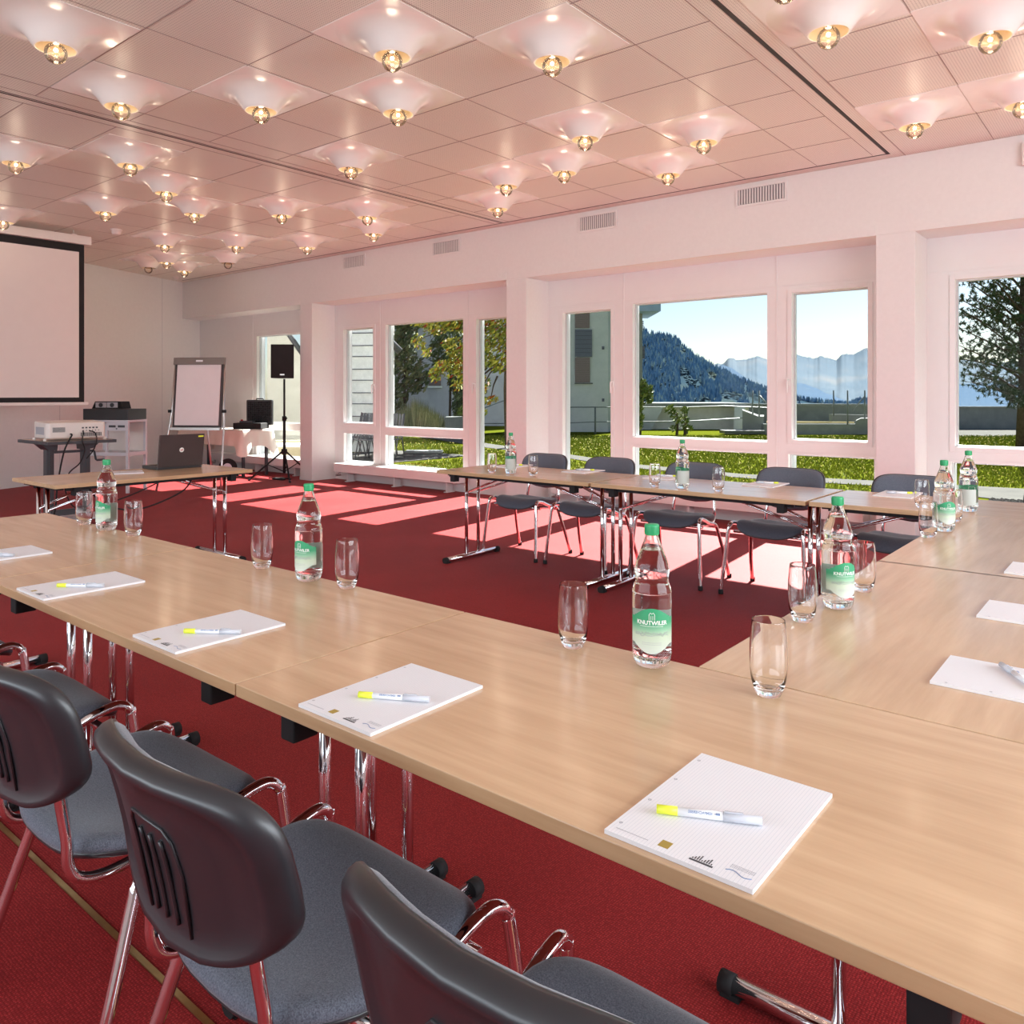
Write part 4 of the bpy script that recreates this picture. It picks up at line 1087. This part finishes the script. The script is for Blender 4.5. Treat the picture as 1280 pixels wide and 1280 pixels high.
# bay 0 outside: gable, crates, white table
t = thing('gable_outbuilding', 'green-grey wall of an outbuilding seen behind the loudspeaker', 'building', (0, 0, 0))
b = B(); a_ = out(330, 19, 0); c_ = out(400, 19.6, 0); n_ = fw * .4
b.prism([(334, GZ), (380, GZ), (380, 2.2), (334, 3.4)], 0, .3, lambda p: tuple(out(p[0], 18.2 + p[2], p[1]))); b.build('wall', 'render', t)
b = B(); b.tube([out(330, 18.1, 3.55), out(380, 18.1, 2.22)], .06, 6); b.build('verge_board', 'darkgrey', t)
for i, (u, lab) in enumerate([(352, 'pale plywood board stacked outside the far bay, left one'), (368, 'pale plywood board stacked outside the far bay, right one')]):
    b = B(); b.box((0, 0, .3), (.30, .25, .50)); o = b.build('plywood_crate', 'crate', loc=out(u, 15.5, GZ + .015)); o.rotation_euler = (0, 0, YAW); tag(o, lab, 'crate', 'plywood crates outside the far bay')
t = thing('outdoor_table', 'white outdoor table glaring in the sun outside the far bay', 'table', out(360, 14.6, GZ + .015), YAW)
b = B(); b.bb(-.45, .45, -.35, .35, .50, .54); b.build('tabletop', 'frame', t)
for x in (-.4, .4):
    for y in (-.3, .3): b = B(); b.bb(x - .02, x + .02, y - .02, y + .02, 0, .50); b.build('leg', 'frame', t)

# shaded house behind the garden
t = thing('shaded_house', 'large grey house in shade behind the garden, small window in its wall', 'building', (0, 0, 0))
b = B(); wallseg(b, 440, 37, 700, 37, GZ, 8.5, 6); b.build('wall', 'shadehouse', t)
b = B(); wallseg(b, 536, 36.9, 551, 36.9, 1.75, 2.6, .12); w_ = b.build('window', 'shutter', t)
b = B(); wallseg(b, 534.5, 36.85, 552.5, 36.85, 1.66, 1.75, .16); b.build('sill', 'cladding', w_)

# tall house with shutters
t = thing('tall_house', 'tall pale house with brown shutters and a projecting flat roof', 'building', (0, 0, 0))
D = 31.0
b = B(); wallseg(b, 640, D + .2, 757, D, GZ, 8.0, .3); b.build('front_wall', 'concreted', t)
b = B(); 
b.prism([tuple(out(757, D, 0)[:2]), tuple(out(760, D, 0)[:2]), tuple(out(785, D + 3, 0)[:2]), tuple(out(780, D + 3.2, 0)[:2])], GZ, 8.0); b.build('return_wall', 'concreted', t)
b = B(); wallseg(b, 770, D + 1.2, 803, D + 1.2, GZ, 5.05, .6); b.build('side_tower', 'concrete', t)
b = B(); wallseg(b, 760, D + .3, 826, D + .3, 4.65, 5.3, 3.0); rf = b.build('roof', 'roofgrey', t)
for z0, z1, nm, mt in ((3.55, 4.75, 'shutter', 'shutter'), (-.1 + 1.95, 3.35 - .2, 'shutter', 'shutter')): pass
def zz(v): return zat(v, D)
b = B(); wallseg(b, 719, D - .03, 737, D - .03, zz(410), 6.5, .1); b.build('upper_shutter', 'shutter', t)
b = B(); wallseg(b, 719, D - .05, 740, D - .05, zz(446), zz(412), .1); b.build('slate_panel', 'slategrey', t)
b = B(); wallseg(b, 719, D - .03, 737.5, D - .03, zz(478), zz(447), .1); b.build('lower_shutter', 'shutter', t)
b = B(); wallseg(b, 718.5, D - .08, 741, D - .08, zz(480), zz(478.5), .14); b.build('window_sill', 'darkgrey', t)
for v in (433, 498):
    b = B(); wallseg(b, 752.5, D - .06, 755.5, D - .06, zz(v + 4), zz(v), .1); b.build('wall_lamp', 'slategrey', t)
b = B()
for k in range(5): wallseg(b, 803, D + 1.4, 804.8, D + 1.4, zz(398 + k * 2.4), zz(397 + k * 2.4), .4)
b.build('railing', 'darkgrey', t)
b = B(); wallseg(b, 803, D + 1.4, 806, D + 1.4, zz(446), zz(430), .4); b.build('balcony_panel', 'slategrey', t)

# rail fence
D = 29.5
t = thing('rail_fence', 'two-wire galvanised fence along the edge of the lawn', 'fence', (0, 0, 0))
for u in (648, 744, 859, 967):
    b = B(); b.tube([out(u, D, GZ), out(u, D, zat(509, D))], .035, 8); b.build('post', 'galv', t)
b = B(); b.tube([out(600, D, zat(512, D)), out(632, D, zat(500, D))], .018, 5); b.tube([out(600, D, zat(529.5, D)), out(700, D, zat(529, D)), out(744, D, zat(527.5, D)), out(860, D, zat(526.5, D)), out(935, D, zat(522, D))], .018, 5); b.build('lower_wire', 'galv', t)
b = B(); b.tube([out(632, D, zat(509, D)), out(744, D, zat(509, D)), out(859, D, zat(509, D)), out(905, D, zat(507.5, D)), out(967, D, zat(510, D))], .022, 5); b.build('upper_wire', 'galv', t)

# low concrete garage roof and retaining walls
t = thing('sunken_garage', 'low concrete garage with slanting side wall beyond the lawn', 'building', (0, 0, 0)); D = 33.0
b = B(); wallseg(b, 803, D, 940, D, zat(508.5, D), zat(504, D), 5); b.build('roof_slab', 'concrete', t)
b = B(); wallseg(b, 815, D + .4, 936, D + .4, zat(541, D), zat(508, D), .3); b.build('recessed_wall', 'render', t)
b = B(); b.prism([(796, 541), (812, 541), (830, 508), (803, 508)], 0, .3, lambda p: tuple(out(p[0], D + p[2], zat(p[1], D)))); b.build('slanting_wall', 'concreted', t)
b = B(); b.prism([(917, 541), (926, 541), (932, 508), (918, 508)], 0, 1.0, lambda p: tuple(out(p[0], D - .3 + p[2], zat(p[1], D)))); b.build('pier', 'concreted', t)
t = thing('retaining_wall', 'grey concrete retaining wall and stepped blocks beyond the lawn', 'wall', (0, 0, 0)); D = 29.0
b = B(); b.prism([(928, 543), (955, 543), (955, 521), (948, 521), (928, 513)], 0, 2.5, lambda p: tuple(out(p[0], D + .4 + p[2], zat(p[1], D)))); b.build('stepped_block', 'concrete', t)
b = B(); wallseg(b, 955, D, 1082, D, GZ - .1, zat(530, D), .3); b.build('front_wall', 'concrete', t)
b = B(); b.prism([(1070, 543), (1130, 543), (1130, 523), (1076, 523), (1070, 526)], 0, 1.0, lambda p: tuple(out(p[0], D - .05 + p[2], zat(p[1], D)))); b.build('end_block', 'concrete', t)
b = B(); wallseg(b, 1040, D + 3, 1100, D + 1.5, GZ, zat(519, D + 1.5), .3); b.build('rear_wall', 'concrete', t)
b = B(); b.prism([tuple(out(958, D + .32, 0)[:2]), tuple(out(1068, D + .32, 0)[:2]), tuple(out(1068, D + 1.6, 0)[:2]), tuple(out(958, D + 2.8, 0)[:2])], GZ, .30); tag(b.build('planting_bed', 'straw'), 'dry planting bed of yellowed grass and gravel behind the concrete wall', 'planting bed')
t = thing('parapet_wall', 'long smooth grey parapet wall at the edge of the terrace', 'wall', (0, 0, 0))
b = B(); wallseg(b, 925, 38, 1110, 37, GZ - .3, zat(506.5, 37.5), .3); wallseg(b, 1110, 33.2, 1420, 33.2, GZ - .1, zat(509, 33.2), .3); b.build('wall', 'concrete', t)
b = B(); wallseg(b, 925, 37.9, 1110, 36.9, zat(506.5, 37.5), zat(504.8, 37.5), .5); wallseg(b, 1110, 33.1, 1420, 33.1, zat(509, 33.2), zat(508, 33.2), .45); b.build('coping', 'concrete', t)
b = B(); b.prism([tuple(out(1120, 27.5, 0)[:2]), tuple(out(1420, 27.5, 0)[:2]), tuple(out(1420, 33.1, 0)[:2]), tuple(out(1120, 33.1, 0)[:2])], GZ, GZ + .02); struct(b.build('terrace_floor', 'paving'))
for i, (u, v0, v1, D, lab) in enumerate([(941, 520, 488, 29.6, 'thin metal fence post standing on the stepped block, left one'), (949, 523, 488, 29.5, 'thin metal fence post standing on the stepped block, right one'),
        (1042, 520, 488, 31, 'leftmost thin metal post seen in the narrow window'), (1059.5, 531, 488, 29, 'middle thin metal post in front of the concrete wall'), (1081, 523, 488, 29.2, 'thin metal post with a diagonal strut by the end block')]):
    b = B(); b.tube([out(u, D, zat(v0, D)), out(u, D, zat(v1, D))], .03, 6)
    if i == 4: b.tube([out(1081, D, zat(495, D)), out(1066, D + .3, zat(513, D))], .025, 6)
    if i == 1: b.tube([out(949, D, zat(494, D)), out(958, D, zat(504, D))], .025, 6)
    tag(b.build('fence_post', 'galv'), lab, 'post', 'thin metal posts on the concrete')
b = B(); b.box((0, 0, .05), (1.45, .8, .12)); o = b.build('concrete_slab', 'darkgrey', loc=out(927.5, 29.0, GZ + .05)); o.rotation_euler = (0, 0, YAW); tag(o, 'flat dark concrete slab lying in the lawn', 'slab')
b = B(); b.box((0, 0, 0), (.9, .5, .05)); o = b.build('manhole_cover', 'concrete', loc=out(530, 19.5, GZ + .06)); o.rotation_euler = (0, 0, YAW); tag(o, 'flat stone cover set in the lawn beyond the first bay', 'cover')
t = thing('concrete_planter', 'square fluted concrete planter at the edge of the path', 'planter', out(581, 28.8, GZ), YAW)
b = B(); b.bb(-.68, .68, -.45, .45, 0, .66)
for k in range(18): b.bb(-.66 + k * .075, -.63 + k * .075, -.47, -.45, .02, .64)
b.build('box', 'concrete', t)

# ------------------------------------------------------------------ vegetation
def leafcloud(b, c, rad, n, s, rnd, shape=lambda p: True, asp=1.6):
    k = 0
    while k < n:
        p = Vector((rnd.uniform(-1, 1), rnd.uniform(-1, 1), rnd.uniform(-1, 1)))
        if p.length > 1 or not shape(p): continue
        k += 1; q = Vector((c[0] + p.x * rad[0], c[1] + p.y * rad[1], c[2] + p.z * rad[2]))
        a = Vector((rnd.gauss(0, 1), rnd.gauss(0, 1), rnd.gauss(0, 1))).normalized(); d_ = a.orthogonal().normalized()
        e = a.cross(d_); ss = s * rnd.uniform(.6, 1.3)
        b.quad(q - d_ * ss * asp, q - e * ss * .6, q + d_ * ss * asp, q + e * ss * .6)
# rowan tree
rnd = random.Random(11); t = thing('rowan_tree', 'rowan tree with yellowing leaves and red berries beyond the first bay', 'tree', (0, 0, 0)); D = 21.0
b = B(); root = out(636, D + .5, GZ)
b.tube([root, out(634, D + .5, 1.5), out(636, D + .4, 3.2), out(625, D + .3, 4.6)], [.11, .10, .08, .04], 8)
brs = [(560, 440, 620, 430), (520, 425, 600, 410), (600, 470, 632, 440), (545, 470, 610, 430), (580, 500, 615, 460), (510, 405, 560, 400), (650, 470, 640, 430), (600, 490, 625, 455), (612, 505, 622, 470)]
for (u0, v0, u1, v1) in brs: b.tube([out(u1, D, zat(v1, D)), out((u0 + u1) / 2, D, zat((v0 + v1) / 2 - 6, D)), out(u0, D, zat(v0, D))], [.03, .02, .008], 5)
b.build('trunk', 'bark', t)
b = B()
def cl(u, v, w, h, n, s=.075): leafcloud(b, out(u, D, zat(v, D)), (w * D / F_PX, w * D / F_PX, h * D / F_PX), n, s * .62, rnd)
for (u, v, w, h, n) in [(520, 400, 12, 8, 120), (545, 405, 22, 14, 420), (575, 400, 24, 16, 520), (600, 398, 24, 18, 560), (625, 400, 18, 22, 480), (610, 425, 26, 16, 520), (565, 432, 14, 12, 150), (575, 445, 16, 12, 230), (560, 460, 18, 12, 230), (545, 468, 9, 9, 90), (585, 462, 18, 14, 260), (605, 450, 18, 12, 300), (625, 455, 14, 12, 200), (603, 480, 10, 14, 120), (612, 500, 12, 6, 60), (598, 515, 12, 6, 50), (640, 430, 20, 30, 400), (572, 480, 8, 10, 50), (523, 425, 9, 12, 70), (532, 440, 7, 8, 40), (530, 388, 30, 10, 400), (600, 385, 40, 10, 700)]: cl(u, v, w, h, n)
b.build('foliage', 'rowan', t)
# shaded shrubs
def bush(nm, lab, u, D, clouds, mat, seed, s=.09, stem=True, grp=None):
    rn = random.Random(seed); t = thing(nm, lab, 'tree' if 'tree' in nm else 'shrub', (0, 0, 0), 0, grp)
    if stem:
        b = B(); top = min(c[1] for c in clouds); b.tube([out(u, D, GZ), out(u + 1, D, (GZ + zat(top, D)) / 2), out(u, D, zat(top + 3, D))], [.06, .045, .015], 6)
        for (cu, cv, w, h, n) in clouds: b.tube([out(u, D, zat(min(cv + h, 530), D)), out(cu, D, zat(cv, D))], [.02, .008], 5)
        b.build('stem', 'bark', t)
    b = B()
    for (cu, cv, w, h, n) in clouds: leafcloud(b, out(cu, D, zat(cv, D)), (w * D / F_PX,) * 2 + (h * D / F_PX,), n, s, rn)
    b.build('foliage', mat, t)
bush('garden_shrub', 'tall dark shrub in shade filling the left of the wide garden pane', 505, 31, [(500, 430, 22, 40, 900), (520, 470, 16, 25, 350), (495, 495, 16, 30, 400), (515, 400, 25, 14, 400)], 'shrub', 21)
bush('garden_shrub', 'slim dark shrub in shade left of the small house window', 562, 32, [(548, 440, 14, 20, 200), (570, 470, 12, 25, 260), (560, 420, 22, 18, 350)], 'shrub', 22)
bush('garden_shrub', 'dark shrub behind the concrete planter', 570, 31, [(575, 505, 10, 25, 240), (590, 480, 14, 20, 240), (568, 450, 10, 16, 160)], 'shrub', 23)
bush('garden_shrub', 'low yellow shrub growing in the concrete planter', 578, 28.8, [(577, 514, 5, 6, 90)], 'sapling', 24, .05)
bush('young_tree', 'leafy young tree beside the side tower of the tall house', 800, 28.6, [(797, 500, 9, 18, 420), (806, 488, 9, 9, 260), (798, 524, 6, 16, 150), (812, 498, 5, 6, 60), (804, 478, 4, 5, 30)], 'sapling', 25, .07)
bush('small_shrub', 'thin leafy shrub on the lawn in front of the garage, left of the pair', 846, 28.4, [(838, 512, 6, 7, 90), (846, 522, 7, 8, 70), (842, 535, 5, 5, 40)], 'sapling', 26, .055)
bush('small_shrub', 'thin leafy shrub on the lawn in front of the garage, right of the pair', 856, 28.2, [(856, 513, 5, 5, 60), (855, 526, 7, 8, 80), (860, 535, 7, 4, 60)], 'sapling', 27, .055)
# tall dry grass under the shrubs
b = B(); rnd = random.Random(9)
for i in range(3600):
    u = rnd.gauss(525, 30); D = rnd.uniform(28.5, 30.5)
    if u < 486 or u > 600 or 556 < u: continue
    hh = rnd.uniform(.5, 1.5) * (1 - abs(u - 520) / 70); p = out(u, D, GZ); lx = rnd.uniform(-.18, .18); w = .014; n_ = len(b.v)
    b.v += [tuple(p - rt * w), tuple(p + rt * w), tuple(p + rt * lx + Vector((0, 0, max(.2, hh))))]; b.face((n_, n_ + 1, n_ + 2))
tag(b.build('tall_grass', 'drygrass'), 'tall pale dry grass in front of the shaded shrubs', 'grass', kind='stuff')
# pine
rnd = random.Random(13); D = 21.5; t = thing('pine_tree', 'large pine tree with drooping lower branches at the right photo edge', 'tree', (0, 0, 0))
bt_ = B(); lf = B(); U0 = 1284
bt_.tube([out(U0 - 1, D, GZ), out(U0, D, 1.5), out(U0 - 1, D, 3.5), out(U0 + 2, D, 6.5), out(U0, D, 9)], [.26, .21, .18, .12, .04], 10)
def tuft(p, n=16, L=.10):
    for _ in range(n):
        d_ = Vector((rnd.gauss(0, 1), rnd.gauss(0, 1), rnd.gauss(.3, 1))).normalized() * L * rnd.uniform(.6, 1.2)
        e = d_.orthogonal().normalized() * .013; q = p + d_; n_ = len(lf.v)
        lf.v += [tuple(p - e), tuple(p + e), tuple(q)]; lf.face((n_, n_ + 1, n_ + 2))
def branch(u0, v0, u1, v1, depth):
    a = out(u0, D, zat(v0, D)); e = out(u1, D + depth, zat(v1, D)); N_ = 9; P = []
    for k in range(N_ + 1):
        f = k / N_; q = a.lerp(e, f); q.z += .16 * sin(f * pi) * (1 if v1 > v0 else .4); P.append(q)
    bt_.tube(P, [.035 * (1 - k / (N_ + 1)) + .006 for k in range(N_ + 1)], 5)
    for k in range(2, N_ + 1):
        for _ in range(4):
            o_ = Vector((rnd.gauss(0, .16), rnd.gauss(0, .16), rnd.gauss(.02, .13))); q = P[k] + o_
            bt_.tube([P[k], q], .006, 4); tuft(q, 20, .11)
            if rnd.random() < .6: tuft(q + Vector((rnd.gauss(0, .12), rnd.gauss(0, .12), rnd.gauss(0, .10))), 18, .10)
for (v0, u1, v1, dp) in [(500, 1221, 455, .4), (505, 1215, 478, -.5), (478, 1196, 430, .2), (470, 1197, 450, -.8), (455, 1190, 405, .5), (440, 1194, 385, -.3), (425, 1196, 368, .7), (410, 1205, 350, -.2), (395, 1203, 340, .6), (380, 1215, 330, 0), (490, 1205, 466, 1.0), (450, 1215, 400, -1), (430, 1220, 370, 1), (400, 1230, 345, -1), (370, 1230, 310, .4), (350, 1240, 290, -.5), (465, 1225, 425, 1.4), (415, 1235, 390, -1.4), (390, 1245, 360, 1.2), (498, 1240, 484, .8), (360, 1350, 300, .2), (430, 1370, 400, .2), (480, 1360, 450, -.3), (510, 1262, 500, -.3), (445, 1250, 438, -.6)]:
    branch(U0, v0, u1, v1, dp)
bt_.build('trunk', 'bark', t); lf.build('foliage', 'pine', t)

# ------------------------------------------------------------------ mountains
import mathutils.noise as mn
def ridge(name, mat, D, prof, base_v, depth, cols, rows, rough, lab, seed, jag):
    b = B(); u0, u1 = prof[0][0], prof[-1][0]
    def pv(u):
        for i in range(len(prof) - 1):
            if prof[i][0] <= u <= prof[i + 1][0]:
                f = (u - prof[i][0]) / (prof[i + 1][0] - prof[i][0]); return prof[i][1] + f * (prof[i + 1][1] - prof[i][1])
        return prof[-1][1]
    for i in range(cols + 1):
        u = u0 + (u1 - u0) * i / cols; hv = pv(u) + jag * mn.fractal(Vector((u * .11, seed, 0)), .8, 2.1, 6)
        for j in range(rows + 1):
            f = j / rows; v = hv + (base_v - hv) * f ** .9
            Dd = D - depth * f; nz = mn.fractal(Vector((u * .06, v * .10, seed + 3.7)), .7, 2.2, 6)
            Dd += nz * rough * D * sin(min(1, f * 3) * pi / 2)
            b.v.append(tuple(out(u, Dd, zat(v, D) )))
    for i in range(cols):
        for j in range(rows):
            a = i * (rows + 1) + j; b.face((a, a + 1, a + rows + 2, a + rows + 1), True)
    o = b.build(name, mat); struct(o); return o, pv
PEAK = [(780, 470), (855, 442), (866, 440), (876, 450), (890, 455), (903, 455), (912, 448), (925, 450), (935, 449), (946, 444), (958, 449), (972, 452), (990, 441), (1003, 446), (1015, 448), (1028, 446), (1045, 450), (1052, 444), (1065, 443), (1078, 437), (1090, 433), (1120, 440), (1160, 446), (1195, 449), (1240, 452), (1300, 450), (1420, 440)]
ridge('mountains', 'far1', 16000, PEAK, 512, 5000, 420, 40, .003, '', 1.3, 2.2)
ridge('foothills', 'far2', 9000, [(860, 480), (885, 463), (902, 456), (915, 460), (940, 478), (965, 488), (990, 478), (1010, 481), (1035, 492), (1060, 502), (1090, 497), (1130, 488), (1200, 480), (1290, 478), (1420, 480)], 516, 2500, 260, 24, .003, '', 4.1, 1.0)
HL = [(740, 400), (803, 413), (815, 418), (830, 420), (845, 423), (860, 438), (875, 449), (892, 458), (905, 464), (922, 473), (945, 482), (965, 488), (985, 496), (1010, 501), (1060, 506), (1075, 501), (1095, 498), (1120, 506)]
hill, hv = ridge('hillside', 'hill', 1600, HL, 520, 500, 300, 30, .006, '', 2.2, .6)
b = B(); rnd = random.Random(31)
for i in range(9000):
    u = rnd.uniform(795, 1100); top = hv(u); f = rnd.random() ** 1.1; v = top + (512 - top) * f
    m = mn.noise(Vector((u * .045, v * .07, 1.5))) + .25 * mn.noise(Vector((u * .2, v * .2, 4)))
    if m < -.02 and u > 850 and f > .04: continue
    if u > 930 and f > .05 and m < .15: continue
    Dd = 1600 - 500 * f - 12; p = out(u, Dd, zat(v, 1600)); h = rnd.uniform(5, 9.5) * (1.15 if f < .04 else 1); r = h * .26; n_ = len(b.v)
    for k in range(5): b.v.append((p.x + r * cos(k * 1.2566), p.y + r * sin(k * 1.2566), p.z - 1))
    b.v.append((p.x, p.y, p.z + h))
    for k in range(5): b.face((n_ + k, n_ + (k + 1) % 5, n_ + 5))
tag(b.build('forest', 'forest'), 'haze-tinted blue-green conifer forest covering the steep hillside', 'forest', kind='stuff')
# valley floor so the world does not end at the parapet
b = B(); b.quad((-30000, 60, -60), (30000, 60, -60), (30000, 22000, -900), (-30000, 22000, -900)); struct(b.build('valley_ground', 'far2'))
